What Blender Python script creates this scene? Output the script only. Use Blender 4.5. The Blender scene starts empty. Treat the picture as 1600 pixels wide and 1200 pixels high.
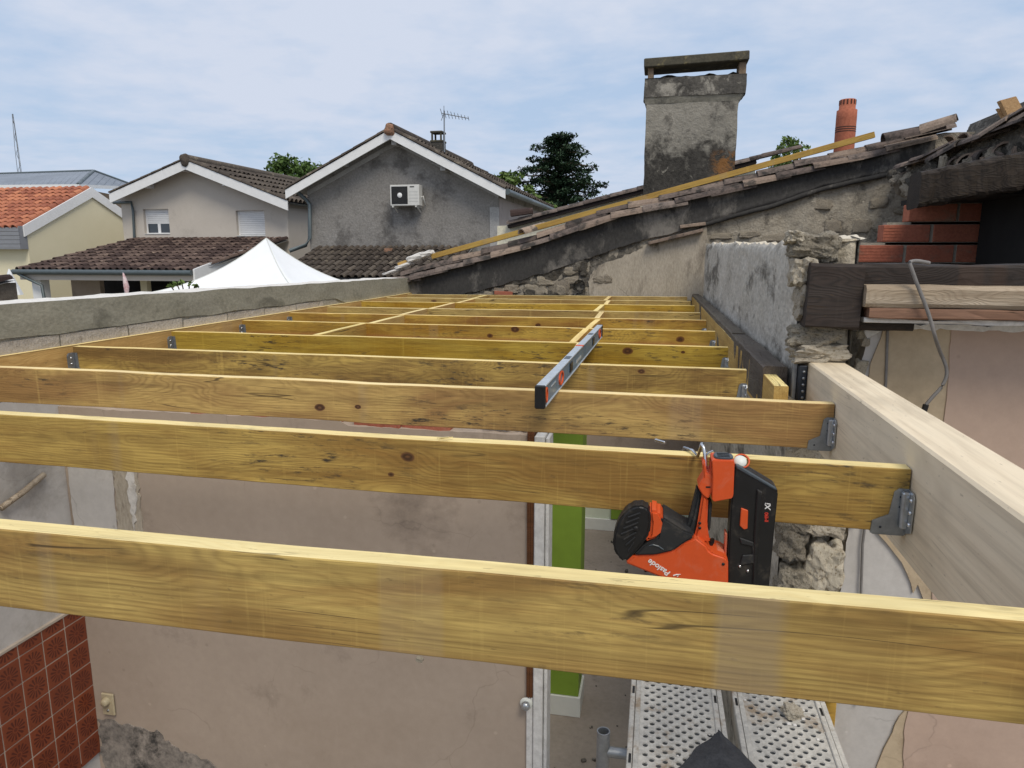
import bpy, bmesh, math, random
from mathutils import Vector, Matrix, noise as mnoise
import numpy as np
R = math.radians
rnd = random.Random(7)
sc = bpy.context.scene
COL = sc.collection

# ------------------------------------------------------------------ camera
FPX, YAW, PITCH = 1109.0, R(11.5), R(-10.5)
cam_d = bpy.data.cameras.new('camera'); cam = bpy.data.objects.new('camera', cam_d); COL.objects.link(cam)
cam_d.sensor_width = 36; cam_d.lens = FPX/1600*36; cam_d.clip_start = .02; cam_d.clip_end = 2000
cam.rotation_euler = (R(90)+PITCH, 0, YAW); cam.location = (0, 0, 0)
sc.camera = cam
# ------------------------------------------------------------------ sky, sun, exposure
SUN_EL, SUN_AZ = R(54), R(148)          # azimuth clockwise from +Y
world = bpy.data.worlds.new('World'); sc.world = world; world.use_nodes = True
nt = world.node_tree; nt.nodes.clear()
def wn(t, **k):
    n = nt.nodes.new(t)
    for a, b in k.items(): setattr(n, a, b)
    return n
sky = wn('ShaderNodeTexSky', sky_type='NISHITA', sun_disc=False, sun_elevation=SUN_EL, sun_rotation=SUN_AZ,
         air_density=1.3, dust_density=1.2, ozone_density=1.6)
tc = wn('ShaderNodeTexCoord'); sep = wn('ShaderNodeSeparateXYZ'); nt.links.new(tc.outputs['Generated'], sep.inputs[0])
mx = wn('ShaderNodeMath', operation='MAXIMUM'); nt.links.new(sep.outputs['Z'], mx.inputs[0]); mx.inputs[1].default_value = .02
ad = wn('ShaderNodeMath', operation='ADD'); nt.links.new(mx.outputs[0], ad.inputs[0]); ad.inputs[1].default_value = .12
dv = wn('ShaderNodeVectorMath', operation='DIVIDE'); cb = wn('ShaderNodeCombineXYZ')
for i in range(2): nt.links.new(ad.outputs[0], cb.inputs[i])
cb.inputs[2].default_value = 1
nt.links.new(tc.outputs['Generated'], dv.inputs[0]); nt.links.new(cb.outputs[0], dv.inputs[1])
mp = wn('ShaderNodeMapping'); mp.inputs['Scale'].default_value = (1, 1, 0); mp.inputs['Location'].default_value = (3.3, 1.7, 0)
nt.links.new(dv.outputs[0], mp.inputs[0])
n1 = wn('ShaderNodeTexNoise'); n1.inputs['Scale'].default_value = .75; n1.inputs['Detail'].default_value = 9; n1.inputs['Roughness'].default_value = .58; n1.inputs['Distortion'].default_value = .5
n2 = wn('ShaderNodeTexNoise'); n2.inputs['Scale'].default_value = 4.6; n2.inputs['Detail'].default_value = 6; n2.inputs['Roughness'].default_value = .55
for n in (n1, n2): nt.links.new(mp.outputs[0], n.inputs[0])
am = wn('ShaderNodeMath', operation='MULTIPLY_ADD'); nt.links.new(n2.outputs['Fac'], am.inputs[0]); am.inputs[1].default_value = .5; nt.links.new(n1.outputs['Fac'], am.inputs[2])
ze = wn('ShaderNodeMath', operation='MULTIPLY_ADD'); nt.links.new(mx.outputs[0], ze.inputs[0]); ze.inputs[1].default_value = .45; nt.links.new(am.outputs[0], ze.inputs[2])
cr = wn('ShaderNodeValToRGB'); nt.links.new(ze.outputs[0], cr.inputs[0])
cr.color_ramp.elements[0].position = .63; cr.color_ramp.elements[0].color = (0, 0, 0, 1)
cr.color_ramp.elements[1].position = .97; cr.color_ramp.elements[1].color = (1, 1, 1, 1)
SKYC = (4.9, 6.3, 8.5, 1); CLOUDC = (6.6, 7.25, 8.6, 1)
tint = wn('ShaderNodeMix', data_type='RGBA'); tint.inputs[0].default_value = .85
nt.links.new(sky.outputs[0], tint.inputs[6]); tint.inputs[7].default_value = SKYC       # thin high haze veils the blue
mix = wn('ShaderNodeMix', data_type='RGBA'); nt.links.new(cr.outputs[0], mix.inputs[0])
nt.links.new(tint.outputs[2], mix.inputs[6]); mix.inputs[7].default_value = CLOUDC
bg = wn('ShaderNodeBackground'); bg.inputs[1].default_value = .080; nt.links.new(mix.outputs[2], bg.inputs[0])
wo = wn('ShaderNodeOutputWorld'); nt.links.new(bg.outputs[0], wo.inputs[0])
sun_d = bpy.data.lights.new('sun', 'SUN'); sun = bpy.data.objects.new('sun', sun_d); COL.objects.link(sun)
sun_d.energy = 1.9; sun_d.angle = R(24); sun_d.color = (1, .91, .76)
sd = Vector((math.sin(SUN_AZ)*math.cos(SUN_EL), math.cos(SUN_AZ)*math.cos(SUN_EL), math.sin(SUN_EL)))
sun.rotation_euler = sd.to_track_quat('Z', 'Y').to_euler(); sun.location = (4, -8, 14)
vs = sc.view_settings; vs.view_transform = 'Standard'; vs.look = 'None'; vs.gamma = 1; vs.use_curve_mapping = False; vs.exposure = 0.28
sc.render.engine = 'CYCLES'
FZ = -2.50     # floor of the gutted room, below the camera
GZ = -2.54      # ground level below the camera

# ------------------------------------------------------------------ measuring: the photo's point (of 1600 x 1200) on a plane of the place
_fw = Vector((-math.sin(YAW)*math.cos(PITCH), math.cos(YAW)*math.cos(PITCH), math.sin(PITCH)))
_rt = Vector((math.cos(YAW), math.sin(YAW), 0)); _up = _rt.cross(_fw)
def ray(px, py): return _fw + _rt*((px-800)/FPX) - _up*((py-600)/FPX)
def aty(px, py, y): d = ray(px, py); return d*(y/d.y)
def atx(px, py, x): d = ray(px, py); return d*(x/d.x)
def atz(px, py, z): d = ray(px, py); return d*(z/d.z)
def nz(*p): return mnoise.noise(Vector(p))
def fbm(x, y, z, o=4):
    return mnoise.fractal(Vector((x, y, z)), 1.0, 2.0, o)

# ------------------------------------------------------------------ materials
class G:
    def __init__(s, name):
        s.m = bpy.data.materials.new(name); s.m.use_nodes = True; s.t = s.m.node_tree
        s.b = s.t.nodes['Principled BSDF']; s.out = s.t.nodes['Material Output']
    def n(s, ty, ins=None, **k):
        n = s.t.nodes.new(ty)
        for a, b in k.items(): setattr(n, a, b)
        for a, b in (ins or {}).items(): s.set(n.inputs[a], b)
        return n
    def set(s, i, v):
        if isinstance(v, bpy.types.NodeSocket): s.t.links.new(v, i)
        else:
            if i.type == 'RGBA' and len(v) == 3: v = (*v, 1)
            i.default_value = v
    def math(s, op, a, b=0, c=None, clamp=False):
        n = s.n('ShaderNodeMath', operation=op, use_clamp=clamp); s.set(n.inputs[0], a); s.set(n.inputs[1], b)
        if c is not None: s.set(n.inputs[2], c)
        return n.outputs[0]
    def vmath(s, op, a, b): 
        n = s.n('ShaderNodeVectorMath', operation=op); s.set(n.inputs[0], a); s.set(n.inputs[1], b); return n.outputs[0]
    def sepv(s, v): return s.n('ShaderNodeSeparateXYZ', {0: v}).outputs
    def comb(s, x, y, z): return s.n('ShaderNodeCombineXYZ', {0: x, 1: y, 2: z}).outputs[0]
    def obj(s, vary=True, k=(17.3, 9.1, 5.7)):
        o = s.n('ShaderNodeTexCoord').outputs['Object']
        if not vary: return o
        r = s.rand()
        return s.vmath('ADD', o, s.comb(s.math('MULTIPLY', r, k[0]), s.math('MULTIPLY', r, k[1]), s.math('MULTIPLY', r, k[2])))
    def rand(s):
        if not hasattr(s, '_r'): s._r = s.n('ShaderNodeObjectInfo').outputs['Random']
        return s._r
    def noise(s, v, sc, det=5, ro=.6, dist=0):
        return s.n('ShaderNodeTexNoise', {'Vector': v, 'Scale': sc, 'Detail': det, 'Roughness': ro, 'Distortion': dist}).outputs['Fac']
    def scale(s, v, x, y, z): return s.vmath('MULTIPLY', v, (x, y, z))
    def ramp(s, f, *st, interp='LINEAR'):
        n = s.n('ShaderNodeValToRGB', {0: f}); cr = n.color_ramp; cr.interpolation = interp
        while len(cr.elements) < len(st): cr.elements.new(.5)
        for e, (p, c) in zip(cr.elements, st):
            e.position = p; e.color = (c, c, c, 1) if isinstance(c, (int, float)) else (*c, 1)
        return n.outputs[0]
    def mix(s, f, a, b, mode='MIX'):
        n = s.n('ShaderNodeMix', data_type='RGBA', blend_type=mode); s.set(n.inputs[0], f); s.set(n.inputs[6], a); s.set(n.inputs[7], b)
        return n.outputs[2]
    def bump(s, h, strength=.5, dist=.01):
        n = s.n('ShaderNodeBump', {'Height': h, 'Strength': strength, 'Distance': dist}); s.set(s.b.inputs['Normal'], n.outputs[0])
    def end(s, col, rough=.8, metal=0, spec=.4):
        s.set(s.b.inputs['Base Color'], col); s.set(s.b.inputs['Roughness'], rough); s.set(s.b.inputs['Metallic'], metal)
        s.set(s.b.inputs['Specular IOR Level'], spec); return s.m

def plain(name, col, rough=.5, metal=0, var=.12, scale=30, bump=0, spec=.4):
    g = G(name); o = g.obj(); f = g.noise(o, scale, 4, .6); f2 = g.noise(o, scale*.15, 3, .5)
    a = g.mix(g.ramp(f, (.3, 0), (.7, 1)), tuple(c*(1-var) for c in col), tuple(min(1, c*(1+var)) for c in col))
    a = g.mix(g.ramp(f2, (.35, 0), (.75, var*2)), a, tuple(c*.6 for c in col))
    if bump: g.bump(f, bump, .004)
    return g.end(a, g.ramp(f2, (.3, max(0, rough-.1)), (.7, min(1, rough+.1))), metal, spec)

def scuffed(name, col, rough_=.45, dust=.25):
    g = G(name); o = g.obj(False)
    f = g.noise(o, 60, 4, .6); d = g.noise(o, 26, 7, .7, .5); sc_ = g.noise(g.scale(o, 40, 40, 420), 1.0, 3, .7)
    a = g.mix(f, tuple(c*.9 for c in col), tuple(min(1, c*1.08) for c in col))
    a = g.mix(g.math('MULTIPLY', g.ramp(d, (.54, 0), (.72, 1)), dust), a, (.42, .36, .27))
    a = g.mix(g.math('MULTIPLY', g.ramp(sc_, (.70, 0), (.76, 1)), dust*1.3), a, tuple(min(1, c*2.2+.08) for c in col))
    g.bump(f, .12, .002)
    return g.end(a, g.ramp(d, (.3, rough_-.1), (.7, rough_+.2)), 0, .4)

def rough(name, c1, c2, c3=None, scale=6, spots=.62, fine=60, bump=.6, bd=.01, stretch=(1, 1, 1), tint=0, vary=True, ro=.92, grain=.5, cracks=0):
    """weathered mineral surface: broad two-colour blotches, fine grain, and stains of a third colour with hard ragged edges"""
    g = G(name); o = g.obj(vary); o2 = g.scale(o, *stretch)
    a = g.mix(g.ramp(g.noise(o2, scale, 8, .62, .3), (.36, 0), (.64, 1)), c1, c2)
    f = g.noise(o2, fine, 5, .7)
    a = g.mix(grain, a, g.mix(g.ramp(f, (.25, 0), (.75, 1)), tuple(x*.55 for x in c1), tuple(min(1, x*1.35) for x in c2)))
    if c3:
        m = g.ramp(g.noise(g.vmath('ADD', o2, (3.1, 8.2, 1.3)), scale*.8, 9, .70, .2), (spots-.04, 0), (spots+.07, 1))
        a = g.mix(g.math('MULTIPLY', m, .9), a, g.mix(f, tuple(x*.7 for x in c3), tuple(x*1.3 for x in c3)))
    if cracks:
        wv = g.vmath('ADD', o, g.n('ShaderNodeVectorMath', {0: g.n('ShaderNodeTexNoise', {'Vector': o, 'Scale': 5.0, 'Detail': 4.0}).outputs['Color'], 3: .16}, operation='SCALE').outputs[0])
        ve = g.n('ShaderNodeTexVoronoi', {'Vector': wv, 'Scale': 1.7}, feature='DISTANCE_TO_EDGE').outputs['Distance']
        cm = g.math('MULTIPLY', g.ramp(ve, (.0012, 1), (.0045, 0)), g.ramp(g.noise(o, 2.1, 3, .5), (.5, 0), (.56, 1)))
        a = g.mix(g.math('MULTIPLY', cm, cracks), a, tuple(x*.3 for x in c1))
        vp = g.n('ShaderNodeTexVoronoi', {'Vector': o, 'Scale': 16.0}, feature='F1')
        pm = g.math('MULTIPLY', g.ramp(vp.outputs['Distance'], (.10, 1), (.15, 0)), g.math('GREATER_THAN', g.sepv(vp.outputs['Color'])[0], .86))
        a = g.mix(g.math('MULTIPLY', pm, cracks*.8), a, g.mix(g.sepv(vp.outputs['Color'])[1], tuple(x*.35 for x in c1), tuple(min(1, x*1.7) for x in c2)))
        sc_ = g.ramp(g.noise(g.scale(o, 26, 26, 2.2), 1.0, 3, .6), (.66, 0), (.74, 1))
        a = g.mix(g.math('MULTIPLY', sc_, cracks*.22), a, tuple(min(1, x*1.35) for x in c2))
    if tint:
        h = g.n('ShaderNodeHueSaturation', {'Color': a, 'Value': g.math('MULTIPLY_ADD', g.rand(), tint*2, 1-tint), 'Hue': g.math('MULTIPLY_ADD', g.rand(), .04*tint, .5-.02*tint)})
        a = h.outputs[0]
    hgt = g.math('ADD', g.math('MULTIPLY', f, .5), g.noise(o2, scale*3, 6, .65))
    g.bump(hgt, bump, bd)
    return g.end(a, ro, 0, .25)

def wood(name, light, dark, brown, ring=34, mild=.5, band=.35, knots=.0, contrast=.45, bump=.25, greyband=(.36, .29, .21), satvar=.1, fine=1.0, knot_at=(), grey_at=None, lower=None):
    g = G(name); o = g.obj(False); r = g.rand()
    rx = g.math('MULTIPLY', r, 41.7)
    r2 = g.math('FRACT', g.math('MULTIPLY', r, 7.31)); r3 = g.math('FRACT', g.math('MULTIPLY', r, 23.7))
    P = g.vmath('ADD', o, g.comb(rx, g.math('MULTIPLY', r, 3.3), g.math('MULTIPLY', r, 11.7)))
    warp = g.math('SUBTRACT', g.noise(g.scale(P, 1.5, 5, 5), 1.0, 3, .55), .5)
    x, y, z = g.sepv(o)
    ry = g.math('ADD', y, g.math('MULTIPLY_ADD', r2, .10, .03))
    rz = g.math('ADD', z, g.math('MULTIPLY_ADD', r3, .16, -.02))
    ry = g.math('MULTIPLY_ADD', warp, .26, ry); rz = g.math('MULTIPLY_ADD', warp, .12, rz)
    rad = g.math('SQRT', g.math('ADD', g.math('POWER', ry, 2.0), g.math('POWER', g.math('ABSOLUTE', rz), 2.0)))
    wob = g.noise(g.scale(P, 4, 25, 25), 1.0, 4, .6)
    ph = g.math('MULTIPLY_ADD', wob, 1.6, g.math('MULTIPLY', rad, ring*20))
    ringv = g.math('MULTIPLY_ADD', g.math('SINE', ph), .5, .5)
    ringv = g.math('POWER', ringv, 1.8)
    a = g.mix(g.ramp(g.noise(g.scale(P, 1.7, 6, 9), 1.0, 6, .62, .6), (.40, 0), (.60, 1)), light, brown)
    a = g.mix(g.ramp(g.noise(g.scale(P, 3.5, 9, 5), 1.0, 4, .6), (.5, 0), (.72, .55)), a, tuple(c*.62 for c in brown))
    amp = g.ramp(g.noise(g.scale(P, 2.0, 4, 9), 1.0, 3, .5), (.3, contrast*.25), (.7, contrast))
    a = g.mix(g.math('MULTIPLY', ringv, amp), a, dark)
    # long streaks, planer chatter and dry fibres
    st = g.noise(g.scale(P, 2.0, 40, 60), 1.0, 4, .6)
    a = g.mix(g.ramp(st, (.45, 0), (.75, .45)), a, tuple(c*.5 for c in dark))
    fb = g.noise(g.scale(P, 9, 260, 330), 1.0, 3, .7)
    a = g.mix(g.math('MULTIPLY', g.ramp(fb, (.3, .5), (.7, 0)), fine), a, tuple(c*.75 for c in dark))
    if band:
        bx = g.noise(g.comb(g.math('ADD', x, rx), r3, 0), 4.2, 2, .7)
        m = g.ramp(bx, (.62, 0), (.645, 1), interp='LINEAR')
        a = g.mix(g.math('MULTIPLY', m, band), a, greyband)
        cx = g.noise(g.comb(g.math('ADD', x, rx), r2, 7), 16, 2, .6)
        a = g.mix(g.ramp(cx, (.66, 0), (.70, .25)), a, light)
        sx = g.noise(g.scale(P, 160, 3, 6), 1.0, 2, .6)
        a = g.mix(g.ramp(sx, (.6, 0), (.8, .22)), a, light)
    if mild:
        wh = g.ramp(g.noise(g.scale(P, 1.6, 3, 6), 1.0, 3, .5), (.47, 0), (.62, 1))
        sp = g.ramp(g.noise(g.scale(P, 16, 70, 85), 1.0, 5, .7), (.54, 0), (.66, 1))
        a = g.mix(g.math('MULTIPLY', g.math('MULTIPLY', wh, sp), mild), a, (.055, .042, .028))
        sp2 = g.ramp(g.noise(g.scale(P, 34, 110, 120), 1.0, 3, .6), (.66, 0), (.72, 1))
        a = g.mix(g.math('MULTIPLY', sp2, .35), a, (.09, .06, .03))
    if knots:
        kv = g.n('ShaderNodeTexVoronoi', {'Vector': g.comb(g.math('MULTIPLY', g.math('ADD', x, rx), 1.7), g.math('MULTIPLY', r2, 9), g.math('MULTIPLY', g.math('ADD', z, r3), 4.2)), 'Scale': 1.0}, feature='F1')
        on = g.math('GREATER_THAN', g.sepv(kv.outputs['Color'])[0], 1-knots)
        d = g.math('MULTIPLY_ADD', wob, .05, kv.outputs['Distance'])
        core = g.math('MULTIPLY', g.ramp(d, (.055, 1), (.085, 0)), on)
        halo = g.math('MULTIPLY', g.ramp(d, (.06, 1), (.26, 0)), on)
        a = g.mix(g.math('MULTIPLY', halo, .55), a, tuple(c*.8 for c in brown))
        kr = g.math('MULTIPLY_ADD', g.math('SINE', g.math('MULTIPLY', d, 260)), .5, .5)
        a = g.mix(core, a, g.mix(kr, (.075, .035, .015), (.2, .09, .035)))
    ck = g.math('ABSOLUTE', g.math('SUBTRACT', g.noise(g.scale(g.vmath('ADD', P, (5.1, 2.2, 9.4)), .9, 26, 20), 1.0, 2, .5), .5))
    ckm = g.math('MULTIPLY', g.ramp(ck, (.003, 1), (.007, 0)), g.ramp(g.noise(g.scale(P, 2.6, 3, 7), 1.0, 3, .5), (.56, 0), (.6, 1)))
    a = g.mix(g.math('MULTIPLY', ckm, .8 if mild > .2 else .25), a, (.045, .028, .014))
    if lower:
        zz = g.math('MULTIPLY_ADD', warp, .05, z); a = g.mix(g.math('MULTIPLY', g.ramp(g.math('ADD', zz, .5), (.5-.085, 1), (.5-.055, 0)), .75), a, lower)
    for kx, kz, kr in knot_at:
        dx = g.math('MULTIPLY', g.math('SUBTRACT', x, kx), .7); dz = g.math('SUBTRACT', z, kz)
        d = g.math('SQRT', g.math('ADD', g.math('MULTIPLY', dx, dx), g.math('MULTIPLY', dz, dz))); d = g.math('DIVIDE', g.math('MULTIPLY_ADD', g.math('SUBTRACT', wob, .5), kr*1.3, d), kr)
        a = g.mix(g.ramp(d, (.5, .6), (1, 0)) if False else g.math('MULTIPLY', g.ramp(g.math('MULTIPLY', d, .25), (.22, 1), (.8, 0)), .45), a, tuple(c*.7 for c in brown))
        rg = g.math('MULTIPLY_ADD', g.math('SINE', g.math('MULTIPLY_ADD', wob, 5, g.math('MULTIPLY', d, 6))), .5, .5)
        a = g.mix(g.ramp(g.math('MULTIPLY', d, .5), (.42, 1), (.52, 0)), a, g.mix(rg, (.06, .028, .011), (.15, .068, .024)))
    if grey_at:
        xx = g.math('MULTIPLY_ADD', g.math('SUBTRACT', wob, .5), .008, x); m_ = g.math('MULTIPLY', g.ramp(g.math('SUBTRACT', xx, grey_at[0]-.5), (.5, 0), (.512, 1)), g.ramp(g.math('SUBTRACT', xx, grey_at[1]-.5), (.49, 1), (.506, 0)))
        a = g.mix(g.math('MULTIPLY', m_, .52), a, (.29, .225, .145))
    h = g.n('ShaderNodeHueSaturation', {'Color': a, 'Value': g.math('MULTIPLY_ADD', r2, satvar*2, 1-satvar), 'Saturation': g.math('MULTIPLY_ADD', r3, .2, .9), 'Hue': g.math('MULTIPLY_ADD', r, .016, .492)})
    g.bump(g.math('ADD', g.math('MULTIPLY', ringv, .5), g.math('MULTIPLY', fb, .5)), bump, .0015)
    return g.end(h.outputs[0], .72, 0, .3)

M = {}
def joist_mat(i, light=(.655, .452, .115), dark=(.20, .115, .028), brown=(.41, .235, .052), mild=1.0, **k):
    return wood('treated_timber', light, dark, brown, ring=44, mild=mild, band=.16, knots=.2, contrast=.42, satvar=.08, **k)
M['joist_edge'] = wood('lit_planed_timber_edge', (.92, .76, .36), (.70, .52, .20), (.86, .69, .30), ring=40, mild=.3, band=0, contrast=.45, bump=.15, satvar=.05, fine=.4)  # planed edges, with daylight on the joist tops painted into the colour
M['nogging'] = wood('nogging_timber', (.64, .44, .14), (.36, .2, .06), (.56, .33, .10), ring=36, mild=.3, band=.1, knots=.2, contrast=.4)
M['ledger'] = wood('ledger_timber', (.66, .44, .15), (.42, .23, .06), (.60, .37, .11), ring=36, mild=.15, band=.1, knots=.2, contrast=.4)
M['batten'] = wood('yellow_batten', (.58, .40, .11), (.36, .22, .06), (.50, .32, .09), ring=40, mild=.25, band=.2, contrast=.4)
M['cream'] = wood('planed_spruce', (.78, .66, .475), (.58, .44, .28), (.755, .625, .44), ring=9, mild=.05, band=0, knots=.1, contrast=.2, bump=.06, satvar=.02, fine=.15)
M['old'] = wood('old_grey_timber', (.21, .18, .14), (.06, .05, .04), (.15, .12, .095), ring=38, mild=.9, band=0, contrast=.7, bump=.7)
M['old_pale'] = wood('weathered_timber', (.52, .45, .36), (.22, .16, .11), (.42, .34, .25), ring=60, mild=1.0, band=0, contrast=.4, bump=.8)
M['old_brown'] = wood('stained_timber', (.30, .15, .09), (.12, .06, .04), (.24, .12, .075), ring=30, mild=.4, band=0, contrast=.5)
M['dark_timber'] = wood('dark_old_timber', (.06, .048, .042), (.016, .014, .013), (.042, .03, .025), ring=36, mild=.8, band=.12, greyband=(.16, .08, .04), contrast=.7, bump=.5)
M['char'] = wood('charred_timber', (.05, .036, .028), (.012, .010, .009), (.035, .024, .018), ring=30, mild=.8, band=0, contrast=.8, bump=1)
M['door_wood'] = wood('varnished_timber', (.17, .07, .03), (.06, .025, .012), (.13, .055, .022), ring=36, mild=.1, band=0, contrast=.5)
M['osb'] = rough('chipboard', (.42, .25, .12), (.55, .36, .19), (.22, .12, .06), 30, .6, 90, .3)
M['bond'] = rough('cast_concrete', (.25, .236, .18), (.345, .325, .26), (.165, .155, .12), 3.5, .60, 45, .5, .006, (1, 1, 1.6))
M['bond_top'] = rough('pale_concrete_top', (.62, .60, .56), (.74, .72, .68), (.45, .43, .39), 9, .68, 60, .4, .006)  # top of the concrete wall, paler than its face
M['block'] = rough('concrete_block', (.40, .36, .305), (.52, .47, .41), (.24, .21, .18), 14, .64, 90, 1.0, .008, tint=.1)
M['mortar'] = rough('grey_mortar', (.29, .268, .22), (.36, .335, .28), None, 12, .6, 80, .7)
M['render_dark'] = rough('blackened_render', (.030, .029, .029), (.062, .06, .058), (.22, .205, .185), 2.4, .565, 40, .6, .010, (1, 1, .6))
M['stone'] = rough('rubble_stone', (.30, .26, .20), (.42, .37, .30), (.15, .135, .11), 9, .58, 60, .9, .012, tint=.16)
M['rubble_bed'] = rough('earth_mortar', (.27, .24, .195), (.40, .36, .295), (.12, .108, .09), 6, .57, 45, 1.0, .02, cracks=.9)
M['rubble_dark'] = rough('dirty_rubble', (.065, .06, .053), (.16, .145, .122), (.34, .31, .265), 8, .57, 45, 1.0, .02)
M['plaster_old'] = rough('old_lime_plaster', (.34, .30, .24), (.45, .40, .33), (.18, .155, .125), 4, .57, 50, .6, .008, (1.4, 1, .5), cracks=.8)
M['stub_face'] = rough('streaked_render', (.37, .34, .29), (.60, .565, .50), (.115, .105, .088), 6.5, .56, 60, .6, .010, (1.2, .38, .9), cracks=.6)
M['stub_stone'] = rough('pale_limestone', (.52, .45, .34), (.70, .64, .53), (.24, .17, .09), 7, .57, 60, .8, .012, tint=.14)
M['stub_grey'] = rough('lichen_limestone', (.40, .34, .245), (.60, .54, .44), (.14, .12, .09), 10, .55, 60, .9, .012, tint=.16)
M['chimney'] = rough('sooty_render', (.235, .22, .18), (.30, .285, .24), (.062, .058, .053), 2.3, .56, 26, .7, .012)
M['chimney_low'] = rough('black_lichen_render', (.045, .043, .04), (.10, .095, .085), (.36, .33, .28), 6, .64, 26, .8, .012)
M['chimney_cap'] = rough('lichen_concrete', (.055, .052, .048), (.12, .112, .10), (.34, .32, .28), 8, .56, 40, .8, .012)
M['chimney_slab'] = rough('mossy_concrete', (.05, .048, .042), (.11, .10, .072), (.26, .22, .11), 7, .62, 40, .7, .012)
M['leg'] = rough('brown_brick_leg', (.18, .13, .09), (.27, .20, .14), (.1, .08, .06), 9, .6, 40, .6)
M['mauve'] = rough('mauve_plaster', (.36, .292, .235), (.41, .338, .278), (.225, .182, .148), 1.1, .565, 26, .14, .003, grain=.12, cracks=.25)
M['pink'] = rough('pink_plaster', (.44, .325, .26), (.48, .36, .29), (.36, .26, .205), 1.8, .62, 22, .18, .003, grain=.14, cracks=.3)
M['beige'] = rough('beige_plaster', (.44, .35, .24), (.50, .405, .285), (.28, .21, .14), 4, .61, 30, .3, .004, grain=.22, cracks=.3)
M['grey_plaster'] = rough('grey_plaster', (.47, .45, .43), (.54, .52, .50), (.36, .335, .305), 2, .62, 30, .25, .004, grain=.18, cracks=.35)
M['white_plaster'] = rough('white_plaster', (.58, .56, .53), (.70, .68, .65), (.40, .36, .31), 6, .64, 40, .4, .005)
M['mold'] = rough('mould_stained_plaster', (.10, .095, .09), (.36, .32, .28), (.03, .03, .03), 7, .52, 40, .3, .004)
M['floor'] = rough('dusty_screed', (.25, .215, .18), (.30, .26, .22), (.16, .135, .11), 3, .64, 40, .25, .004, grain=.25)
M['ground'] = rough('dry_ground', (.20, .18, .14), (.27, .25, .19), (.12, .15, .06), .3, .6, 8, .4, .03, vary=False)
M['green'] = plain('lime_green_paint', (.21, .33, .038), .6, 0, .08, 9)
M['pale_green'] = plain('pale_green_paint', (.62, .68, .55), .6, 0, .06, 6)
M['skirting'] = plain('white_skirting', (.66, .68, .64), .4, 0, .05, 8)
M['frame_paint'] = rough('worn_white_paint', (.56, .555, .54), (.66, .655, .64), (.42, .39, .35), 6, .64, 30, .15, .003, ro=.5)
M['brick'] = rough('hollow_brick', (.30, .095, .06), (.40, .14, .088), (.24, .15, .11), 7, .60, 60, .5, .006, tint=.2)
M['pot'] = rough('terracotta', (.36, .115, .068), (.43, .15, .09), (.24, .085, .055), 5, .64, 40, .3, .005)
M['pot_groove'] = plain('dark_terracotta', (.07, .03, .022), .8)
M['verge'] = rough('old_canal_tile', (.105, .085, .076), (.19, .15, .13), (.036, .034, .032), 9, .52, 50, .7, .008, tint=.3)
M['verge_pale'] = rough('pale_canal_tile', (.22, .165, .13), (.31, .24, .19), (.07, .062, .055), 9, .56, 50, .6, .008, tint=.25)
M['roof_old'] = rough('weathered_roof_tile', (.062, .042, .037), (.115, .078, .066), (.34, .25, .20), 6, .64, 40, .5, .01, tint=.6)
M['roof_dark'] = rough('lichen_roof_tile', (.05, .042, .036), (.10, .082, .068), (.19, .16, .12), 5, .60, 40, .5, .01, tint=.35)
M['roof_red'] = rough('red_roof_tile', (.36, .12, .068), (.45, .185, .11), (.24, .08, .05), 6, .62, 30, .4, .01, tint=.3)
M['roof_under'] = plain('roof_bed', (.03, .022, .02), .95)
M['ridge'] = rough('ridge_tile', (.26, .12, .075), (.34, .20, .13), (.09, .08, .06), 5, .53, 30, .5, .01)
M['wall_a'] = rough('beige_grey_render', (.53, .485, .43), (.56, .515, .46), (.47, .43, .38), 1.2, .6, 30, .12, .006, grain=.12)
M['wall_b'] = rough('roughcast_grey', (.205, .195, .183), (.28, .268, .255), (.115, .108, .102), 1.3, .56, 16, 1.0, .03, grain=.55)
M['wall_b_side'] = rough('pinkish_render', (.27, .24, .23), (.32, .285, .275), (.2, .175, .17), 1.2, .6, 30, .3, grain=.2)
M['wall_c'] = rough('pale_yellow_render', (.72, .66, .47), (.75, .69, .50), None, .8, .6, 30, .1, grain=.08)
M['cream_wall'] = rough('cream_render', (.70, .66, .52), (.76, .72, .58), (.5, .46, .38), 1.0, .7, 30, .1)
M['white'] = plain('white_paint', (.78, .79, .80), .5, 0, .04, 5)
M['quoin'] = rough('grey_quoin', (.30, .295, .29), (.40, .395, .39), (.2, .195, .19), 3, .6, 30, .3)
M['shutter'] = plain('white_plastic_shutter', (.74, .75, .76), .4, 0, .04, 8)
M['glass'] = plain('window_glass', (.05, .06, .07), .12, 0, .1, 3, 0, .6)
M['zinc_gutter'] = plain('grey_blue_gutter', (.10, .125, .135), .45, .3, .1, 8)
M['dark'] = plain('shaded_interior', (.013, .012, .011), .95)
M['clad'] = plain('grey_cladding', (.24, .25, .275), .5, 0, .06, 6)
M['zinc_roof'] = plain('zinc_roof', (.22, .25, .29), .45, .35, .1, 2)
M['tent'] = plain('white_canvas', (.80, .82, .84), .6, 0, .03, 3)
M['galv'] = plain('galvanised_steel', (.50, .53, .56), .36, .85, .18, 70)
M['galv_dark'] = plain('scuffed_galvanised_steel', (.30, .32, .34), .45, .7, .2, 50)
M['nail'] = plain('bright_nail', (.7, .72, .75), .22, .95, .1, 90)
M['steel_dark'] = plain('dark_blue_steel', (.035, .042, .055), .5, .4, .2, 40)
M['orange'] = scuffed('orange_plastic', (.62, .085, .018), .45, .16)
M['orange_pale'] = plain('translucent_orange_plastic', (.66, .20, .12), .35, 0, .08, 60)
M['black'] = scuffed('black_plastic', (.011, .011, .012), .42, .10)
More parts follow.
